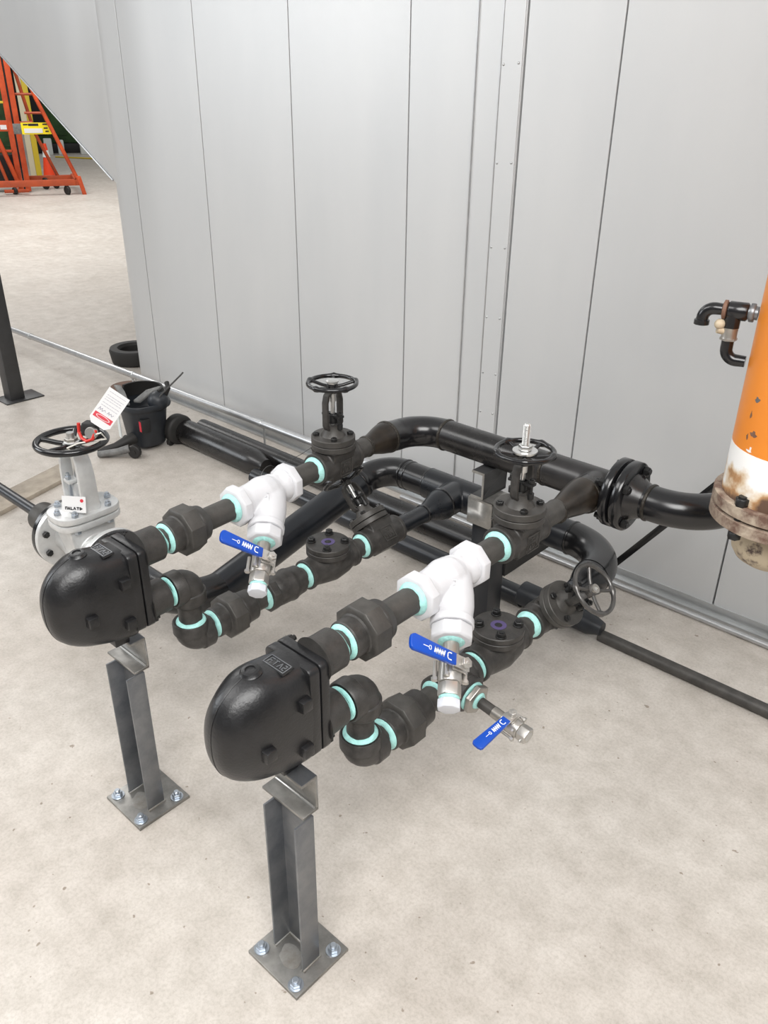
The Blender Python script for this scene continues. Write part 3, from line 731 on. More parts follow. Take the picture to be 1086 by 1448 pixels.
lp(lambda b: b.cyl(.0005, .134, PR, frame((XF, 1.791, ZL), (0, 1, 0)), 36), 'pipe_stub', 'bluepipe')
for T_, r_ in ((frame((xL, LY, LZ), (1, 0, 0)), HL), (frame((xL+.022, LY, LZ), (1, 0, 0)), HL-.001), (frame((xL+.115, LY, LZ), (1, 0, 0)), HL), (frame((xR, LY, LZ), (1, 0, 0)), HL),
               (frame((xe2, LY, LZ), (1, 0, 0)), HL), (frame((XF, 2.027, LZ), (0, 1, 0)), HL), (frame((XF, 1.927, ZL), (0, 1, 0)), PR)):
    weld(Matrix.Translation(-V(OL)) @ T_, r_, lh, m='black')
# diagonal return pipe from the header's left elbow down to the silver valve
VX, VY_, VZ = -2.490, 1.185, .272
P0 = V((DX, LY, LZ)) + V((0, dn_.y*RD, dn_.z*RD)) + dn_*.004
RBt = .150
P1 = V((DX, VY_+RBt, 0)); P1.z = P0.z + (P1.y-P0.y)*(-dn_.z/-dn_.y)
rp = thing('return_pipe', 'long black diagonal pipe sloping from lower header to silver valve', 'pipe', P1)
OR = tuple(P1)
Cc = V((DX-RBt, VY_+RBt, P1.z))
def rpp(fn, name, m): return part(fn, name, m, rp, OR)
rpp(lambda b: b.cyl(0, (P1-P0).length-.002, .0575, frame(P0, P1-P0), 40), 'pipe_run', 'bluepipe')
rpp(lambda b: b.cyl(-.002, .020, .0605, frame(P0+dn_*.002, P1-P0), 40, .002), 'weld_collar', 'black')
ap = arc(Cc, (1, 0, 0), (0, -1, 0), RBt, 14)
for i, p in enumerate(ap): p.z = P1.z + (VZ-P1.z)*(i/14)
rpp(lambda b: b.tube([P1+(P0-P1)*.002]+ap, .0578, 36), 'elbow', 'black')
VT = frame((VX, VY_, VZ), (1, 0, 0))           # silver valve: flow +X
FH = .160
rpp(lambda b: b.cyl(FH+.060, DX-RBt-VX, .0575, VT, 40), 'pipe_run', 'bluepipe')
rpp(lambda b: b.lathe([(FH+.0215, .078), (FH+.03, .075), (FH+.062, .0575)], VT, 40), 'flange_hub', 'black')
rpp(lambda b: b.cyl(FH+.001, FH+.022, .126, VT, 56, .002), 'flange', 'enamel')
flange_bolts(rp, OR, VT, .098, 8, FH-.020, FH+.022, .0125, PI/8)

# ------------------------------------------------------------------ silver flanged gate valve
sv = thing('gate_valve', 'silver flanged gate valve with big black handwheel and hanging tag', 'valve', VT)
b = MB(); b.lathe([(-FH+.01, .062), (-.10, .062), (-.06, .070), (0, .078), (.06, .070), (.10, .062), (FH-.01, .062)], n=40)
Zs = frame((0, 0, 0), (0, 0, 1), (0, 1, 0))
b.loft([[V((sx*wx, sy*wy, z)) for sx, sy in ((-1, -1), (1, -1), (1, 1), (-1, 1))] for z, wx, wy in ((-.07, .05, .03), (0, .072, .045), (.08, .085, .050), (.128, .088, .054))])
b.cast('body', 'silver', sv, .004, 8)
for s_ in (-1, 1):
    b = MB(); b.cyl(min(s_*FH, s_*(FH-.020)), max(s_*FH, s_*(FH-.020)), .125, n=56, ch=.002); b.build('flange', 'silver', sv)
def oval(wx, wy, z0, z1, nm):
    b = MB(); P = []
    n = 40
    for i in range(n):
        a = 2*PI*i/n; c, s = math.cos(a), math.sin(a)
        P.append((wx*math.copysign(abs(c)**.62, c), wy*math.copysign(abs(s)**.62, s)))
    b.loft([[V((x, y, z)) for x, y in P] for z in (z0, z1)]); return b.build(nm, 'silver', sv, bevel=.004)
oval(.118, .082, .118, .141, 'body_bonnet_flange'); oval(.118, .082, .145, .168, 'bonnet_flange')
b = MB(); b.lathe([(.168, .062), (.176, .056), (.190, .046), (.205, .040)], Zs, 36); b.build('bonnet', 'silver', sv)
for sx, sy in ((-.095, 0), (.095, 0), (-.062, .060), (.062, .060), (-.062, -.060), (.062, -.060)):
    q = frame((sx, sy, 0), (0, 0, 1)); b = MB(); b.poly(.1685, .180, .0125, 6, q, .0012); b.cyl(.180, .187, .007, q, 14); b.poly(.104, .1175, .0125, 6, q, .0012); b.build('bolt', 'zinc', sv)
WZ = .412
for s_ in (-1, 1):
    b = MB(); rings = []
    for y, z, wd in ((.054, .168, .034), (.058, .22, .032), (.058, .30, .030), (.053, .345, .028), (.040, .378, .026), (.012, .392, .024)):
        rings.append([V((dx*wd, s_*y+dy, z)) for dx, dy in ((-1, -.007), (1, -.007), (1, .007), (-1, .007))])
    b.loft(rings); b.build('yoke_arm', 'silver', sv, bevel=.003)
b = MB(); b.lathe([(.385, .020), (.388, .025), (.410, .025), (.413, .020)], Zs, 28); b.build('yoke_head', 'silver', sv)
b = MB(); b.cyl(.20, WZ+.03, .0125, Zs, 20); b.build('stem', 'bright', sv)
b = MB(); b.bx(-.044, .044, -.020, .020, .268, .282); b.lathe([(.205, .030), (.235, .030), (.268, .022)], Zs, 28); b.build('gland', 'silver', sv, bevel=.004)
for s_ in (-1, 1):
    q = frame((s_*.034, 0, 0), (0, 0, 1)); b = MB(); b.cyl(.20, .305, .006, q, 12); b.poly(.283, .295, .011, 6, q, .001); b.build('gland_bolt', 'zinc', sv)
Ws = frame((0, 0, WZ), (0, 0, 1), (0, 1, 0))
hws = wheel(sv, Ws, .112, .0115, 5, .3, dish=.012, hub=.030, bumps=False, sr=.009)
b = MB(); b.poly(-.004, .012, .022, 6, Ws, .002); b.cyl(.012, .028, .012, Ws, 16, .002); b.build('wheel_nut', 'stainless_dark', hws)
b = MB(); q = frame((.052, .046, .206), (.78, .58, .25), (0, 0, 1)); b.bx(-.042, .042, -.001, .001, -.026, .030, q); o = b.build('name_label', 'tagwhite', sv); o['label'] = 'white rectangular maker label on the bonnet'
b = MB(); qq = q @ Matrix.Translation((0, .001, 0))
b.strokes([[(-.030, -.016), (-.030, -.008), (-.024, -.008), (-.024, -.016)], [(-.020, -.016), (-.018, -.008), (-.015, -.016)], [(-.011, -.008), (-.011, -.016), (-.005, -.016)], [(-.001, -.016), (.002, -.008), (.006, -.016)], [(.010, -.008), (.017, -.008)], [(.0135, -.008), (.0135, -.016)], [(.021, -.016), (.021, -.008), (.028, -.012), (.021, -.016)]], .0034, qq); b.build('label_print', 'blackink', sv)
b = MB(); b.cyl(0, .0008, .006, qq @ Matrix.Translation((-.028, 0, .016)), 16); b.build('label_dot', 'tagred', sv)
# left piping of the silver valve
lp_ = thing('flanged_pipe', 'dark reducing pipe with flange left of the silver valve', 'pipe', VT)
b = MB(); b.cyl(-FH-.022, -FH-.001, .126, n=56, ch=.002); b.build('flange', 'enamel', lp_)
flange_bolts(lp_, (0, 0, 0), ID, .098, 8, -FH-.022, -FH+.020, .0125, PI/8)
b = MB(); b.lathe([(-FH-.20, .030), (-FH-.196, .052), (-FH-.19, .0575), (-FH-.06, .0575), (-FH-.03, .072), (-FH-.0225, .074)], n=40); b.build('reducer', 'pipe', lp_)
b = MB(); b.cyl(-2.6, -FH-.198, .0215, n=28); b.build('small_pipe', 'bluepipe', lp_)
# lockout clamp and tag on the wheel
VW = VT.to_3x3()
wc = V((VX, VY_, VZ+WZ))
lk = thing('lockout_clamp', 'red and black lockout clamp on the big black handwheel', 'lockout', wc + V((.055, .045, .02)))
b = MB(); T_ = Matrix.Rotation(.5, 4, 'Z'); b.bx(-.028, .028, -.014, .014, .002, .040, T_); b.bx(-.020, .034, -.018, .018, .030, .050, T_); b.build('clamp_body', 'blackink', lk, bevel=.005)
b = MB(); b.tube([V((-.034, -.02, .042)), V((-.036, -.022, .010)), V((-.010, -.028, -.004)), V((.020, -.028, -.006)), V((.044, -.020, .006)), V((.046, -.004, .034))], .0058, 12); b.build('red_shackle', 'red', lk)
b = MB(); b.cyl(-.010, .012, .020, frame((.030, -.012, .022), (.5, -.8, .3)), 24, .003); b.build('padlock', 'stainless', lk)
b = MB(); cpts = [V((.045, -.01, .02)), V((.07, .0, .03)), V((.06, .02, .00)), V((0, -.05, -.012)), V((-.03, -.075, -.03)), V((-.035, -.055, -.055)), V((.0, -.03, -.06))]
b.tube(cpts, .0028, 8); o = b.build('cable', 'cable', lk); o['label'] = 'pale lock cable'
tg = thing('danger_tag', 'white card danger tag with red band held on the lockout clamp', 'tag', ID)
# tag plane: corners taken in space above the wheel; long side leans back to the right
CAMP = V((0, 0, 1.75))
tc_ = wc + V((.125, .055, .10))
nrm = (CAMP - tc_).normalized()
sx_ = nrm.cross(V((0, 0, 1))).normalized()*-1
up_t = nrm.cross(sx_)*-1
if up_t.z < 0: up_t = -up_t
rx = (sx_ if sx_.x > 0 else -sx_)
axis_long = (rx*.66 + up_t*.75).normalized()       # from hole to far end
axis_w = axis_long.cross(nrm).normalized()
tg.matrix_world = basis(tc_ + axis_long*.034 + axis_w*.004, axis_w, nrm, axis_long) @ Matrix.Scale(.80, 4)
b = MB(); hw, hl = .047, .080
P = [(-hw, hl), (hw, hl), (hw, -hl+.018), (hw-.018, -hl), (-hw+.018, -hl), (-hw, -hl+.018)]
b.prism(P, 0, .0012); card = b.build('card', 'tagwhite', tg)
b = MB(); b.prism([(-.040, -.052), (.040, -.052), (.040, -.030), (-.040, -.030)], .0014, .0022); b.build('red_band', 'tagred', card)
b = MB(); b.prism([(.030*math.cos(2*PI*i/28), -.041+.0085*math.sin(2*PI*i/28)) for i in range(28)], .0023, .003); b.build('white_oval', 'tagwhite', card)
b = MB(); b.prism([(.027*math.cos(2*PI*i/28), -.041+.0062*math.sin(2*PI*i/28)) for i in range(28)], .0031, .0036); b.build('red_oval', 'tagred', card)
b = MB(); ln = []
random.seed(3)
for k, z in enumerate((.066, .050, .040, .030, .016, .004)):
    x = -.036
    while x < .034:
        w = random.uniform(.004, .012); ln.append([(x, z), (min(x+w, .036), z)]); x += w+.003
b.strokes(ln, .0016, Matrix.Translation((0, .0014, 0)), flip=False); b.build('printed_lines', 'greyink', card)
b = MB(); b.strokes([[(-.036, -.020), (-.032, -.006), (-.028, -.018), (-.022, -.008), (-.018, -.020), (-.010, -.010), (-.004, -.016)], [(.004, -.018), (.008, -.008), (.012, -.018), (.018, -.010), (.024, -.018), (.030, -.010)]], .002, Matrix.Translation((0, .0014, 0)), flip=False); b.build('handwriting', 'greyink', card)

# ------------------------------------------------------------------ support stands
def make_stand(label, T):
    t = thing('pipe_stand', label, 'support stand', T, 'steel pipe stands')
    b = MB(); b.bx(-.081, .081, -.079, .079, 0, .010); b.build('base_plate', 'steel_plate', t, bevel=.0012)
    b = MB(); w, f, th, h = .049, .040, .005, .452; y0 = -.030; y1 = .020
    b.prism([(-w, 0), (w, 0)], 0, 0) if False else None
    poly = [(-w, y0), (-w+th, y0), (-w+th, y1-th), (w-th, y1-th), (w-th, y0), (w, y0), (w, y1), (-w, y1)]
    b.loft([[V((x, y, z)) for x, y in poly] for z in (.0102, h)]); b.build('column', 'steel_dark', t, bevel=.0012)
    # welds at the foot
    b = MB(); b.tube([V((-w, y0, .012)), V((-w, y1, .012)), V((w, y1, .012)), V((w, y0, .012))], .004, 8); b.tube([V((w-th, y0, .012)), V((w-th, y1-th, .012)), V((-w+th, y1-th, .012)), V((-w+th, y0, .012))], .0035, 8); b.build('weld_bead', 'steel_cut', t)
    # ground patch between the flanges
    b = MB(); P = [(.030*math.cos(2*PI*i/20)*(1+.15*math.sin(5*i)), -.022+.026*math.sin(2*PI*i/20)*(1+.15*math.cos(7*i))) for i in range(20)]
    b.loft([[V((x, y, z)) for x, y in P] for z in (.0101, .0107)]); o = b.build('ground_patch', 'steel_cut', t); o['label'] = 'bright ground patch on the plate'
    # cap: short channel lying across, open to the front
    cx0, cx1, cy0, cy1, cz0, cz1 = -.082, .044, -.004, .038, .4525, .5440
    b = MB(); tt = .0065
    b.bx(cx0, cx1, cy0, cy1, cz0, cz0+tt); b.bx(cx0, cx1, cy1-tt, cy1, cz0+tt, cz1-tt); b.bx(cx0, cx1, cy0, cy1, cz1-tt, cz1)
    b.build('cap_channel', 'steel_plate', t, bevel=.0012)
    b = MB(); b.tube([V((cx0+.004, cy1-tt-.001, cz0+tt+.001)), V((cx1-.004, cy1-tt-.001, cz0+tt+.001))], .003, 8); b.build('weld_bead', 'bright', t)
    b = MB(); b.bx(cx0+.001, cx1-.001, cy0+.001, cy1-.001, cz1, cz1+.0012); o = b.build('cap_top', 'steel_dark', t); o['label'] = 'dark blue mill scale on the cap top'
    for sx, sy in ((-.058, -.004), (.058, .044), (-.000, -.058), (-.052, .056)):
        sx, sy = {(-.058, -.004): (-.062, -.055), (.058, .044): (.060, .052), (-.000, -.058): (.058, -.060), (-.052, .056): (-.060, .058)}[(sx, sy)]
        q = frame((sx, sy, 0), (0, 0, 1)); b = MB(); b.cyl(.0103, .0125, .0175, q, 28, .0004); b.poly(.0125, .0235, .0125, 6, q, .0012); b.cyl(.0235, .031, .0075, q, 16, .0015); o = b.build('anchor_bolt', 'zinc', t)
    return t
stN = make_stand('raw steel stand under the nearest trap, in front centre of floor', (-.9405, .765, 0))
dup(stN, Matrix.Translation((-1.579, .790, 0)), 'raw steel stand under the left trap')

# middle post holding both headers
mp_ = thing('header_support', 'dark steel post with stacked channel carrying both headers', 'support stand', (-1.285, 1.915, 0))
def mpp(fn, name, m, bv=.0015): b = MB(); fn(b); b.bm.transform(Matrix.Translation((1.285, -1.915, 0))); return b.build(name, m, mp_, bevel=bv)
mpp(lambda b: (b.bx(-1.355, -1.215, 1.85, 1.99, 0, .010)), 'base_plate', 'steel_dark')
mpp(lambda b: b.bx(-1.325, -1.245, 1.875, 1.955, .0102, .552), 'post', 'bluepipe', .004)
mpp(lambda b: (b.bx(-1.338, -1.247, 1.862, 1.869, .540, .628), b.bx(-1.338, -1.247, 1.862, 1.965, .6215, .628), b.bx(-1.336, -1.330, 1.870, 1.965, .555, .6215)), 'angle_bracket', 'steel_plate')
mpp(lambda b: (b.bx(-1.250, -1.244, 1.870, 1.965, .545, .6215)), 'side_plate', 'dark')
mpp(lambda b: (b.bx(-1.332, -1.286, 1.868, 1.990, .628, .635), b.bx(-1.292, -1.286, 1.868, 1.990, .635, .710), b.bx(-1.332, -1.286, 1.868, 1.990, .710, .7170)), 'top_channel', 'post')
mpp(lambda b: (b.bx(-1.332, -1.286, 1.8665, 1.868, .628, .6355), b.bx(-1.2925, -1.286, 1.8665, 1.868, .6355, .7095), b.bx(-1.332, -1.286, 1.8665, 1.868, .7095, .7170)), 'cut_end', 'steel_cut', 0)
mpp(lambda b: b.bx(-1.300, -1.240, 1.956, 2.340, .335, .404), 'cross_beam', 'dark')

# black strut leaning behind the flanged elbow
b = MB(); a_, c_ = V((-1.245, 2.52, .015)), V((-.70, 2.52, .786)); dd = (c_-a_).normalized()
b.loft([[p + q for q in (V((0, -.012, 0))+dd.cross(V((0, 1, 0)))*-.012, V((0, .012, 0))+dd.cross(V((0, 1, 0)))*-.012, V((0, .012, 0))+dd.cross(V((0, 1, 0)))*.012, V((0, -.012, 0))+dd.cross(V((0, 1, 0)))*.012)] for p in (a_, c_)])
tag(b.build('diagonal_strut', 'black', bevel=.002), 'thin black diagonal strut behind the flanged elbow', 'strut')

# ------------------------------------------------------------------ floor pipes and conduits
def run(name, label, pts, m, cat='pipe'):
    b = MB()
    for (x0_, x1_, y, z, r) in pts: b.cyl(x0_, x1_, r, frame((0, y, z), (1, 0, 0)), 28)
    return tag(b.build(name, m), label, cat)
fp = thing('floor_pipe', 'long dark pipe on the floor from plastic tub along the wall', 'pipe', (-3.4, 2.30, 0))
def fpp(fn, name, m): b = MB(); fn(b); b.bm.transform(Matrix.Translation((3.4, -2.30, 0))); return b.build(name, m, fp, sharp=45)
fpp(lambda b: b.lathe([(-3.665, .066), (-3.66, .080), (-3.62, .082), (-3.61, .077), (-3.605, .066)], frame((0, 2.340, .082), (1, 0, 0)), 40), 'end_coupling', 'rubber')
fpp(lambda b: b.lathe([(-3.65, .066), (-3.03, .066), (-2.99, .056), (-2.96, .043), (-2.93, .039)], frame((0, 2.345, .066), (1, -.006, -.0)), 40), 'large_pipe', 'header')
fpp(lambda b: b.cyl(-2.935, -1.36, .0385, frame((0, 2.290, .040), (1, 0, 0)), 32), 'middle_pipe', 'bluepipe')
fpp(lambda b: b.lathe([(-1.37, .040), (-1.365, .047), (-1.22, .047), (-1.215, .042), (-1.08, .040), (-1.03, .024)], frame((0, 2.290, .048), (1, 0, -.008)), 32), 'grey_coupling', 'plastic')
fpp(lambda b: b.cyl(-1.04, .9, .0215, frame((0, 2.298, .0225), (1, 0, 0)), 28), 'slim_pipe', 'pipe')
run('rear_floor_pipe', 'dark pipe on the floor close against the wall, behind the larger one', [(-3.60, -1.55, 2.470, .060, .0500)], 'header')
tw = MB()
for xx_ in (-2.86, -2.80):
    tw.torus(.058, .0018, frame((xx_, 2.315, .050), (1, .15, 0)), 32, 6)
tw.tube([V((-2.80, 2.29, .115)), V((-2.76, 2.44, .16)), V((-2.74, 2.56, .20)), V((-2.70, 2.60, .145))], .0016, 6)
tw.tube([V((-2.86, 2.25, .075)), V((-2.85, 2.235, .03)), V((-2.84, 2.23, .004))], .0016, 6)
tag(tw.build('wire_tie', 'wire'), 'thin wire twisted around the floor pipe below the silver conduit', 'wire')

cd = thing('conduit', 'long bright conduit raised above floor, running left past the wall corner', 'pipe', (-4.477, 2.60, 0))
def cdp(fn, name, m): b = MB(); fn(b); b.bm.transform(Matrix.Translation((4.477, -2.60, 0))); return b.build(name, m, cd)
cT = frame((-4.477, 2.60, .134), V((1.5, 0, .014)))
cdp(lambda b: b.cyl(-1.75, 2.3, .0195, cT, 24), 'conduit_tube', 'galv_bright')
for s0 in (-1.335, .0, 1.235):
    cdp(lambda b: b.cyl(s0-.012, s0+.012, .0225, cT, 24, .003), 'coupling', 'galv_trim')
cdp(lambda b: (b.cyl(0, .118, .006, frame((-4.487, 2.60, 0), (0, 0, 1)), 12), b.cyl(0, .118, .006, frame((-4.455, 2.60, 0), (0, 0, 1)), 12), b.bx(-4.505, -4.435, 2.575, 2.625, 0, .004)), 'leg', 'galv_trim')
cdp(lambda b: (b.cyl(0, .128, .006, frame((-3.225, 2.60, 0), (0, 0, 1)), 12)), 'leg', 'galv_trim')
run('wall_base_tube', 'bright slim tube lying on the floor along the wall base at right', [(-2.30, 3.0, 2.660, .0125, .0118)], 'galv_bright')

# left steel post
po = thing('steel_post', 'dark square steel post on base plate at left edge', 'post', (-4.96, 2.05, 0))
b = MB(); b.bx(-.045, .045, -.045, .045, .008, 2.6); b.build('post_tube', 'post', po, bevel=.004)
b = MB(); b.bx(-.085, .085, -.09, .15, 0, .008); b.build('base_plate', 'post', po, bevel=.0015)
mbd = MB(); q = TY(-3.53, 1.30, 0, .31); mbd.bx(-.13, .02, -.40, .55, 0, .022, q); tag(mbd.build('floor_board', 'wood', bevel=.002), 'flat grey-brown board lying on the floor left of the silver valve', 'board')

# ------------------------------------------------------------------ plastic tub machine
tb = thing('plastic_tub', 'black wheeled plastic tub with grey arms at the end of floor pipe', 'tub', TY(-3.74, 2.205, 0, -.10))
b = MB()
def sring(hx, hy, z, e=3., n=40, cx=0, cy=0):
    out = []
    for i in range(n):
        a = 2*PI*i/n; c, s = math.cos(a), math.sin(a)
        out.append(V((cx+hx*math.copysign(abs(c)**(2/e), c), cy+hy*math.copysign(abs(s)**(2/e), s), z)))
    return out
b.loft([sring(.088, .085, .022), sring(.092, .090, .03), sring(.112, .112, .225), sring(.132, .130, .232), sring(.136, .134, .245), sring(.132, .130, .258), sring(.116, .114, .256), sring(.108, .106, .19), sring(.10, .1, .18)]); b.build('tub_body', 'plastic', tb)
b = MB(); b.loft([[V((math.cos(a)*r1, math.sin(a)*r1, z)) for a in [PI*.15+PI*1.0*i/16 for i in range(17)]]+[V((math.cos(a)*(r1-.012), math.sin(a)*(r1-.012), z)) for a in [PI*.15+PI*1.0*i/16 for i in range(16, -1, -1)]] for r1, z in ((.126, .25), (.122, .30), (.115, .325))]); b.build('back_guard', 'rubber', tb)
b = MB(); b.sphere((.085, .05, .262), .055, ID, 12); b.build('motor_dome', 'plastic', tb)
b = MB(); b.tube([V((.10, .085, .29)), V((.115, .10, .33)), V((.085, .11, .35))], .013, 12); b.build('hook', 'rubber', tb)
for (p0, p1) in (((-.15, -.06, .315), (-.01, -.085, .255)), ((.055, .10, .325), (.0, -.03, .26))):
    b = MB(); p0, p1 = V(p0), V(p1); mid = (p0+p1)/2+V((0, 0, .018)); wv = V((.016, .012, 0))
    b.loft([[p-wv, p+wv, p+wv-V((0, 0, .014)), p-wv-V((0, 0, .014))] for p in (p0, mid, p1)]); o = b.build('arm', 'plastic_grey', tb, bevel=.003); o['label'] = 'worn grey curved arm'
b = MB(); b.bx(.085, .118, -.075, -.025, .115, .19); b.build('label_box', 'dark', tb, bevel=.004)
b = MB(); b.bx(.092, .112, -.0775, -.0755, .125, .18); o = b.build('red_sticker', 'tagred', tb); o['label'] = 'red sticker on the tub side'
b = MB(); b.bx(-.113, -.085, -.105, -.100, .04, .22); b.build('pale_edge', 'pale_box', tb)
for p in ((-.095, -.075), (-.085, .08), (.09, .09)):
    b = MB(); b.cyl(-.012, .012, .022, frame((p[0], p[1], .022), (1, .3, 0)), 20, .003); b.build('wheel', 'rubber', tb)
b = MB(); b.tube([V((.03, -.07, .075)), V((.04, -.12, .07)), V((.02, -.19, .045)), V((-.02, -.27, .022))], [.034, .030, .022, .020], 16); b.build('foot_pedal', 'rubber', tb)
b = MB(); b.tube([V((.10, -.15, .05)), V((.07, -.20, .036)), V((.00, -.28, .020))], [.022, .019, .017], 14); b.build('foot_pedal', 'plastic_grey', tb)
b = MB(); b.cyl(-.014, .014, .034, frame((.125, -.135, .036), (.55, -.8, .1)), 28, .004); b.cyl(.014, .017, .011, frame((.125, -.135, .036), (.55, -.8, .1)), 16); b.build('wheel', 'rubber', tb)
b = MB(); b.cyl(-.015, .015, .022, frame((-.145, -.02, .235), (0, 1, 0)), 18, .004); b.build('latch', 'rubber', tb)
b = MB(); b.tube([V((.105, .02, .26)), V((.13, .05, .31)), V((.19, .14, .41)), V((.20, .15, .425))], .0042, 8); o = b.build('rod', 'wire', tb); o['label'] = 'thin grey rod leaning up from the tub'

b = MB(); b.loft([[V((r*math.cos(2*PI*i/36), r*math.sin(2*PI*i/36), z)) for i in range(36)] for r, z in ((.13, 0), (.16, .012), (.172, .09), (.165, .108), (.115, .108), (.100, .09), (.098, .012))], closed=True); o = b.build('rubber_ring', 'rubber'); o.location = (-5.10, 3.00, 0)
tag(o, 'black rubber tyre-like ring on the floor behind the wall corner', 'ring')
b = MB(); b.cyl(0, .006, .11, frame((0, 0, 0), (0, 0, 1)), 36, .001); o = b.build('steel_disc', 'rustdisc'); o.location = (-4.66, 2.66, 0)
tag(o, 'flat brown disc on the floor under the conduit by wall corner', 'disc')

# ------------------------------------------------------------------ orange column
OX, OY = -.432, 1.75
oc = thing('steam_column', 'big orange vertical pipe with rusty flange and white band at right edge', 'pipe', (OX, OY, 1.0))
def ocp(fn, name, m, dz=0, sh=45):
    b = MB(); fn(b); b.bm.transform(Matrix.Translation((-OX, -OY, -1.0-dz))); o = b.build(name, m, oc, sharp=sh); o.location = (0, 0, dz); return o
ZC = frame((OX, OY, 0), (0, 0, 1))
ocp(lambda b: b.cyl(1.093, 3.3, .124, ZC, 64), 'column_pipe', 'orange')
ocp(lambda b: b.cyl(.982, 1.093, .1243, ZC, 64), 'white_band', 'stained', -.018)['label'] = 'white painted band with brown rust stains'
ocp(lambda b: b.lathe([(.9555, .138), (.957, .140), (.981, .140), (.9825, .137)], ZC, 64), 'flange', 'rustflange')
ocp(lambda b: b.cyl(.949, .9555, .118, ZC, 48), 'gasket', 'dark')
ocp(lambda b: b.lathe([(.922, .137), (.9235, .140), (.9475, .140), (.949, .138)], ZC, 64), 'flange', 'rustflange')
ocp(lambda b: b.lathe([(.805+.003, .004), (.809, .03), (.815, .050), (.827, .068), (.843, .078), (.862, .082), (.922, .083)], ZC, 48), 'end_cap', 'rustcap')
for i, a in enumerate((-1.92, -1.0, 2.2)):
    q = frame((OX+.128*math.cos(a), OY+.128*math.sin(a), 0), (0, 0, 1)); 
    ocp(lambda b: (b.poly(.9825, 1.000, .014, 6, q, .001), b.cyl(.905, 1.004, .0085, q, 14), b.poly(.905, .9215, .014, 6, q, .001)), 'bolt', 'iron_dark')
# paint chips: small worn spots with their own shape
for k, (da, z, w, h, m_) in enumerate(((-.55, 1.205, .010, .009, 'steel'), (-.62, 1.17, .004, .012, 'rustdisc'), (-.48, 1.135, .013, .010, 'rustdisc'), (-.60, 1.125, .004, .010, 'rustdisc'), (-.5, 1.099, .012, .004, 'tagwhite'), (-.47, 1.105, .004, .006, 'tagwhite'))):
    a = math.atan2(-OY, -OX) + da - .22
    w *= .62; h *= .62
    P_ = [(w*math.cos(2*PI*i/11)*(1+.35*math.sin(i*2.3+k)), h*math.sin(2*PI*i/11)*(1+.35*math.cos(i*1.7+k))) for i in range(11)]
    ocp(lambda b: b.loft([[V((OX+rr*math.cos(a+x/.124), OY+rr*math.sin(a+x/.124), z+y)) for x, y in P_] for rr in (.1238, .1244)]), 'paint_chip', m_)
# small black piping on the column side
sp = thing('small_bleed_piping', 'small black elbow, tee and valve cluster on left of orange column', 'pipe fitting', (-.60, 1.735, 1.345))
dx = V((-.97, -.22, 0.0)).normalized(); A0 = V((OX, OY, 1.352)) + dx*.126
def spp(fn, name, m): b = MB(); fn(b); b.bm.transform(Matrix.Translation((.60, -1.735, -1.345))); return b.build(name, m, sp, sharp=45)
spp(lambda b: (b.cyl(0, .020, .0135, frame(A0, dx), 20), b.poly(.006, .016, .019, 6, frame(A0, dx), .001)), 'nipple', 'steel_dark')
spp(lambda b: (b.cyl(.018, .058, .0185, frame(A0, dx), 24, .003), b.cyl(0, .034, .0165, frame(A0+dx*.046, (0, 0, -1)), 20)), 'tee', 'black')
spp(lambda b: b.lathe([(.058, .014), (.060, .0195), (.066, .0195), (.068, .014)], frame(A0, dx), 20), 'collar', 'rustdisc')
pe = A0+dx*.066
spp(lambda b: b.tube([pe]+[pe+dx*.016+dx*.022*math.sin(PI/2*i/8)+V((0, 0, -.022*(1-math.cos(PI/2*i/8)))) for i in range(9)]+[pe+dx*.038+V((0, 0, -.034))], [.0115]+[.0125]*9+[.0125], 18), 'elbow', 'black')
spp(lambda b: b.lathe([(0, .0125), (.002, .0155), (.011, .0155), (.012, .012)], frame(pe+dx*.038+V((0, 0, -.024)), (0, 0, -1)), 20), 'elbow_rim', 'black')
pv = A0+dx*.046+V((0, 0, -.034))
spp(lambda b: (b.lathe([(0, .0165), (.004, .0155), (.018, .0155), (.022, .0165)], frame(pv, (0, 0, -1)), 20), b.lathe([(.020, .012), (.021, .0175), (.026, .0175), (.027, .012)], frame(pv, (0, 0, -1)), 6)), 'small_valve', 'stainless_dark')
spp(lambda b: (b.cyl(0, .026, .008, frame(pv+V((0, 0, -.010)), (-.8, -.6, .2)), 12), b.sphere(pv+V((-.018, -.014, .006)), .011, ID, 8)), 'valve_knob', 'rustcap')
pz = pv+V((0, 0, -.026))
spp(lambda b: b.tube([pz]+[pz+V((0, 0, -.018))-dx*.022*(1-math.cos(PI/2*i/8))+V((0, 0, -.022*math.sin(PI/2*i/8))) for i in range(9)]+[pz+V((0, 0, -.040))-dx*.041], [.0125]*10+[.0115], 18), 'elbow', 'black')

# ------------------------------------------------------------------ background at the far left
def lift_frame(dep=0.):
    n = V((-.9, .43, 0)).normalized(); Rr = V((.43, .9, 0)).normalized()
    m = Matrix((Rr, n, V((0, 0, 1)))).transposed().to_4x4(); m.translation = V((-15.2, 7.3, 0)) + n*dep; return m
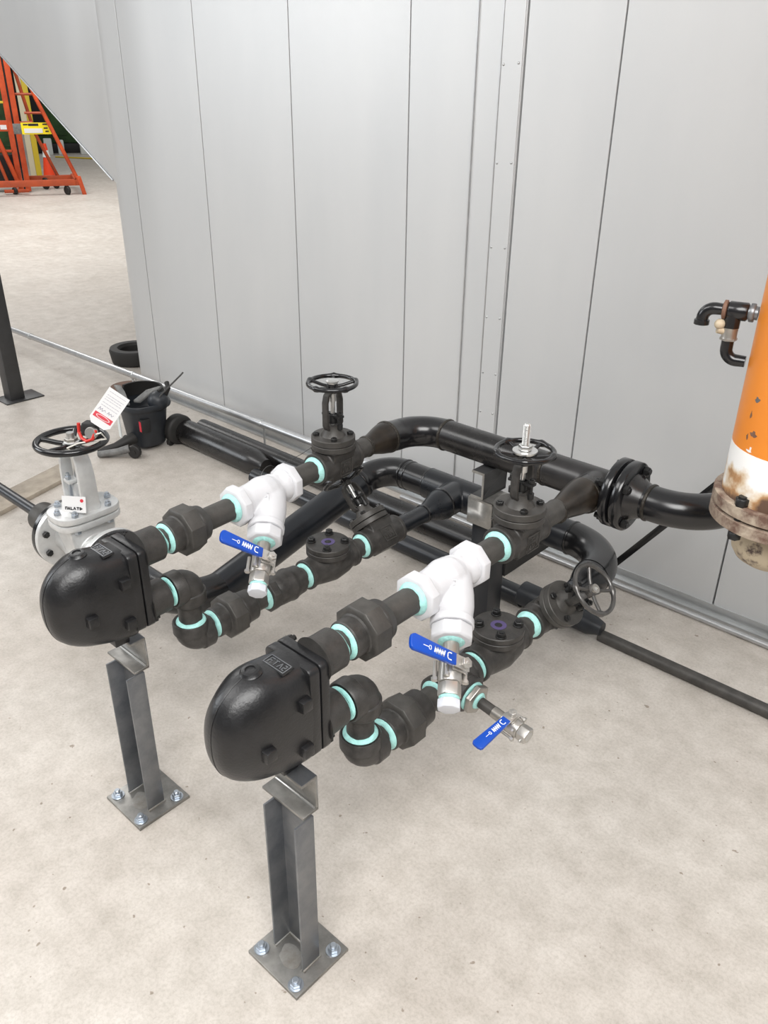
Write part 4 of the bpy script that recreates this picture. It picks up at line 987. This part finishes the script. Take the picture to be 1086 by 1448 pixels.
# local: X right, Y away from camera, Z up
LF = lift_frame()
lf = thing('rolling_lift', 'tall orange wheeled lifting frame with yellow sign, far left background', 'lift', LF)
def lfp(fn, name, m, bv=.004): b = MB(); fn(b); return b.build(name, m, lf, bevel=bv)
for xa in (-.145, -.025): lfp(lambda b: b.bx(xa-.045, xa+.045, -.05, .05, .02, 3.0), 'mast_rail', 'orange_lift')
lfp(lambda b: b.bx(-.098, -.072, -.02, .03, .05, 3.0), 'mast_core', 'dark')
lfp(lambda b: b.bx(-.62, -.17, -.06, -.02, .99, 1.16), 'cross_plate', 'orange_lift')
lfp(lambda b: b.bx(-.30, -.20, -.066, -.061, 1.02, 1.09), 'white_label', 'tagwhite', 0)
lfp(lambda b: b.bx(-.62, -.17, -.05, -.01, 1.42, 1.455), 'cross_bar', 'yellow')
lfp(lambda b: b.bx(-.62, -.17, -.05, -.01, .66, .70), 'cross_bar', 'orange_lift')
lfp(lambda b: b.tube([V((-.40, -.1, .98)), V((-.17, -.1, .16))], .04, 8), 'brace', 'orange_lift')
lfp(lambda b: b.tube([V((-.45, -.05, .62)), V((-.34, -.05, .16))], .03, 8), 'brace', 'rusty_orange')
lfp(lambda b: b.bx(-1.1, .78, -.62, -.54, .15, .25), 'base_bar', 'rusty_orange')
lfp(lambda b: b.bx(-.05, .80, .42, .50, .14, .23), 'base_bar', 'rusty_orange')
lfp(lambda b: b.bx(.74, .82, -.62, .50, .15, .25), 'base_bar', 'rusty_orange')
lfp(lambda b: b.loft([[V((x, y, z)) for x, y in ((.78+dx_, -.64), (.85+dx_, -.64), (.85+dx_, -.56), (.78+dx_, -.56))] for z, dx_ in ((.30, 0), (-.0, .06))]), 'foot', 'orange_lift')
lfp(lambda b: b.tube([V((.10, -.3, 2.3)), V((.34, -.4, 1.49)), V((.80, -.58, .24))], .034, 8), 'diagonal_brace', 'orange_lift')
lfp(lambda b: b.tube([V((.02, .35, 2.3)), V((.20, .40, 1.2)), V((.25, .42, .92)), V((.52, .46, .2))], .030, 8), 'diagonal_brace', 'rusty_orange')
for z, xa, xb in ((1.56, .01, .32), (1.27, .12, .40), (1.12, -.02, .22), (.96, -.02, .30)):
    lfp(lambda b: b.tube([V((xa, .1, z)), V((xb, .1, z))], .02, 8), 'rung', 'rusty_orange', 0)
lfp(lambda b: b.bx(.03, .50, -.36, -.34, .955, 1.135), 'yellow_sign', 'yellow_sign', 0)
lfp(lambda b: b.bx(-.10, .06, -.355, -.335, .96, 1.12), 'sign_pad', 'plastic_grey')
lfp(lambda b: b.bx(.07, .36, -.366, -.361, .975, 1.045), 'sign_label', 'tagwhite', 0)
lfp(lambda b: b.strokes([[(.07, 1.105), (.13, 1.105)], [(.15, 1.095), (.30, 1.095)], [(.15, 1.110), (.30, 1.110)], [(.38, 1.11), (.45, 1.11)], [(.39, 1.05), (.44, 1.05)], [(.41, 1.0), (.45, 1.0)]], .022, Matrix.Translation((0, -.362, 0)), .003, False), 'sign_print', 'blackink', 0)
for xx_, yy_, rr_ in ((.28, .40, .10), (.60, -.58, .075), (.46, .46, .08), (-.25, -.3, .06)):
    lfp(lambda b: b.cyl(-.025, .025, rr_, frame((xx_, yy_, rr_), (.8, .5, 0)), 20, .008), 'caster', 'rubber', 0)
lfp(lambda b: (b.bx(-.42, -.02, -.32, -.24, .03, .08), b.bx(-.26, -.20, -.32, .0, .03, .10)), 'fork_foot', 'rusty_orange')
lfp(lambda b: b.bx(-.60, -.15, .10, .35, .10, .62), 'power_unit', 'dark', .02)

cf = lift_frame(1.6)
cn = thing('traffic_cone', 'red-orange traffic cone with pale collar behind the orange lift', 'cone', cf @ Matrix.Translation((.40, 0, 0)))
b = MB(); b.lathe([(.02, .125), (.70, .028)], frame((0, 0, 0), (0, 0, 1)), 28); b.build('cone_body', 'cone', cn)
b = MB(); b.lathe([(.46, .0705), (.58, .0535)], frame((0, 0, 0), (0, 0, 1)), 28); b.build('reflective_collar', 'pale_box', cn)
b = MB(); b.bx(-.18, .18, -.18, .18, 0, .025); b.build('base', 'cone', cn, bevel=.008)
yp = thing('yellow_post', 'pale yellow upright beam behind the orange lift', 'post', lift_frame(3.0) @ Matrix.Translation((.18, 0, 0)))
b = MB(); b.bx(-.11, .0, -.06, .06, 0, 2.3); b.build('cream_face', 'cream', yp, bevel=.006)
b = MB(); b.bx(.002, .11, -.05, .06, 0, 2.3); b.build('yellow_face', 'yellow', yp, bevel=.006)
def gm(name, label, dep, x, w, h, extra):
    T = lift_frame(dep) @ Matrix.Translation((x, 0, 0)); t = thing(name, label, 'machine', T)
    b = MB(); b.bx(-w/2, w/2, 0, 1.2, .25, h); b.build('cabinet', 'green', t, bevel=.03)
    b = MB(); b.bx(-w/2-.05, w/2+.05, -.05, 1.2, 0, .249); b.build('skid', 'dark', t, bevel=.02)
    for k in range(extra):
        xa = -w/2+w*(k+.5)/extra; b = MB(); b.bx(xa-w/extra*.36, xa+w/extra*.36, -.03, -.001, .45, h-.3); b.build('panel', 'green' if k % 2 else 'dark', t, bevel=.01)
    return t
gm('green_machine', 'dark green machine cabinet seen behind the orange lift mast', 5.0, -1.1, 2.0, 3.6, 4)
g2 = gm('green_machine', 'low dark green machine beyond the yellow beam, white boxes at its foot', 9.5, 1.55, 2.6, 3.4, 5)
for k, (x, w, h) in enumerate(((.66, .20, .40), (.98, .16, .36), (1.62, .30, .36))):
    b = MB(); q = lift_frame(9.0) @ Matrix.Translation((x, 0, 0)); b.bx(-w/2, w/2, -.15, .15, 0, h, q)
    tag(b.build('pale_box', 'pale_box', bevel=.02), ('pale box on floor beyond the lift, nearest the yellow beam', 'narrow pale box on floor beyond the lift, between two wider ones', 'pale box on floor beyond the lift, nearest the hood edge')[k], 'box', 'pale boxes beyond the lift')
b = MB(); b.tube([V((-22, 11.4, .02)), V((-20, 12.2, .02)), V((-18.5, 12.0, .02)), V((-17, 12.4, .02))], .018, 8); tag(b.build('yellow_hose', 'yellow'), 'thin yellow hose on the floor beyond the orange lift', 'hose')

# ------------------------------------------------------------------ light
w = bpy.data.worlds.new('hall_light'); sc.world = w; w.use_nodes = True
nt = w.node_tree; bg = nt.nodes['Background']
tc = nt.nodes.new('ShaderNodeTexCoord'); sp_ = nt.nodes.new('ShaderNodeSeparateXYZ'); rp_ = nt.nodes.new('ShaderNodeValToRGB')
nt.links.new(tc.outputs['Generated'], sp_.inputs[0])
mr = nt.nodes.new('ShaderNodeMapRange'); mr.inputs['From Min'].default_value = -1; mr.inputs['From Max'].default_value = 1
nt.links.new(sp_.outputs['Z'], mr.inputs['Value']); nt.links.new(mr.outputs['Result'], rp_.inputs['Fac'])
e = rp_.color_ramp.elements
e[0].position = .45; e[0].color = (.10, .10, .10, 1); e[1].position = .95; e[1].color = (1, .99, .97, 1)
k = rp_.color_ramp.elements.new(.62); k.color = (.33, .33, .335, 1)
nt.links.new(rp_.outputs['Color'], bg.inputs['Color']); bg.inputs['Strength'].default_value = .62

def area(name, loc, target, size, power, col=(1, 1, 1)):
    l = bpy.data.lights.new(name, 'AREA'); l.shape = 'RECTANGLE'; l.size, l.size_y = size; l.energy = power; l.color = col
    o = bpy.data.objects.new(name, l); COL.objects.link(o); o.location = loc
    o.rotation_euler = (V(target)-V(loc)).to_track_quat('-Z', 'Y').to_euler(); return o
area('ceiling_lamp_front', (.7, -.6, 3.5), (-.4, .7, 0), (3.0, 1.8), 195, (1, .99, .975))
area('ceiling_lamp_left', (-3.4, -1.0, 3.9), (-3.0, 1.0, .4), (3.2, 1.4), 80, (1, .99, .975))
area('hall_window_left', (-8.0, -3.0, 3.0), (-2.0, 1.2, .6), (3.5, 2.4), 150, (.92, .96, 1))
area('far_hall_lamp', (-11.5, 5.0, 6.0), (-11.0, 5.5, 0), (7, 6), 700, (1, .99, .97))

# ------------------------------------------------------------------ camera
cam = bpy.data.cameras.new('camera'); co = bpy.data.objects.new('camera', cam); COL.objects.link(co)
pi_, ro_, az_ = math.radians(27.40022), math.radians(.62683), math.radians(-42.1765)
f = V((math.sin(az_)*math.cos(pi_), math.cos(az_)*math.cos(pi_), -math.sin(pi_)))
r = V((math.cos(az_), -math.sin(az_), 0)); u = r.cross(f)
r2 = math.cos(ro_)*r + math.sin(ro_)*u; u2 = -math.sin(ro_)*r + math.cos(ro_)*u
mw = Matrix((r2, u2, -f)).transposed().to_4x4(); mw.translation = V((0, 0, 1.75)); co.matrix_world = mw
cam.sensor_fit = 'HORIZONTAL'; cam.sensor_width = 36; cam.lens = 1163.277/1086*36
cam.clip_start = .02; cam.clip_end = 200
sc.camera = co
sc.view_settings.view_transform = 'Standard'; sc.view_settings.look = 'None'; sc.view_settings.gamma = 1; sc.view_settings.exposure = 0
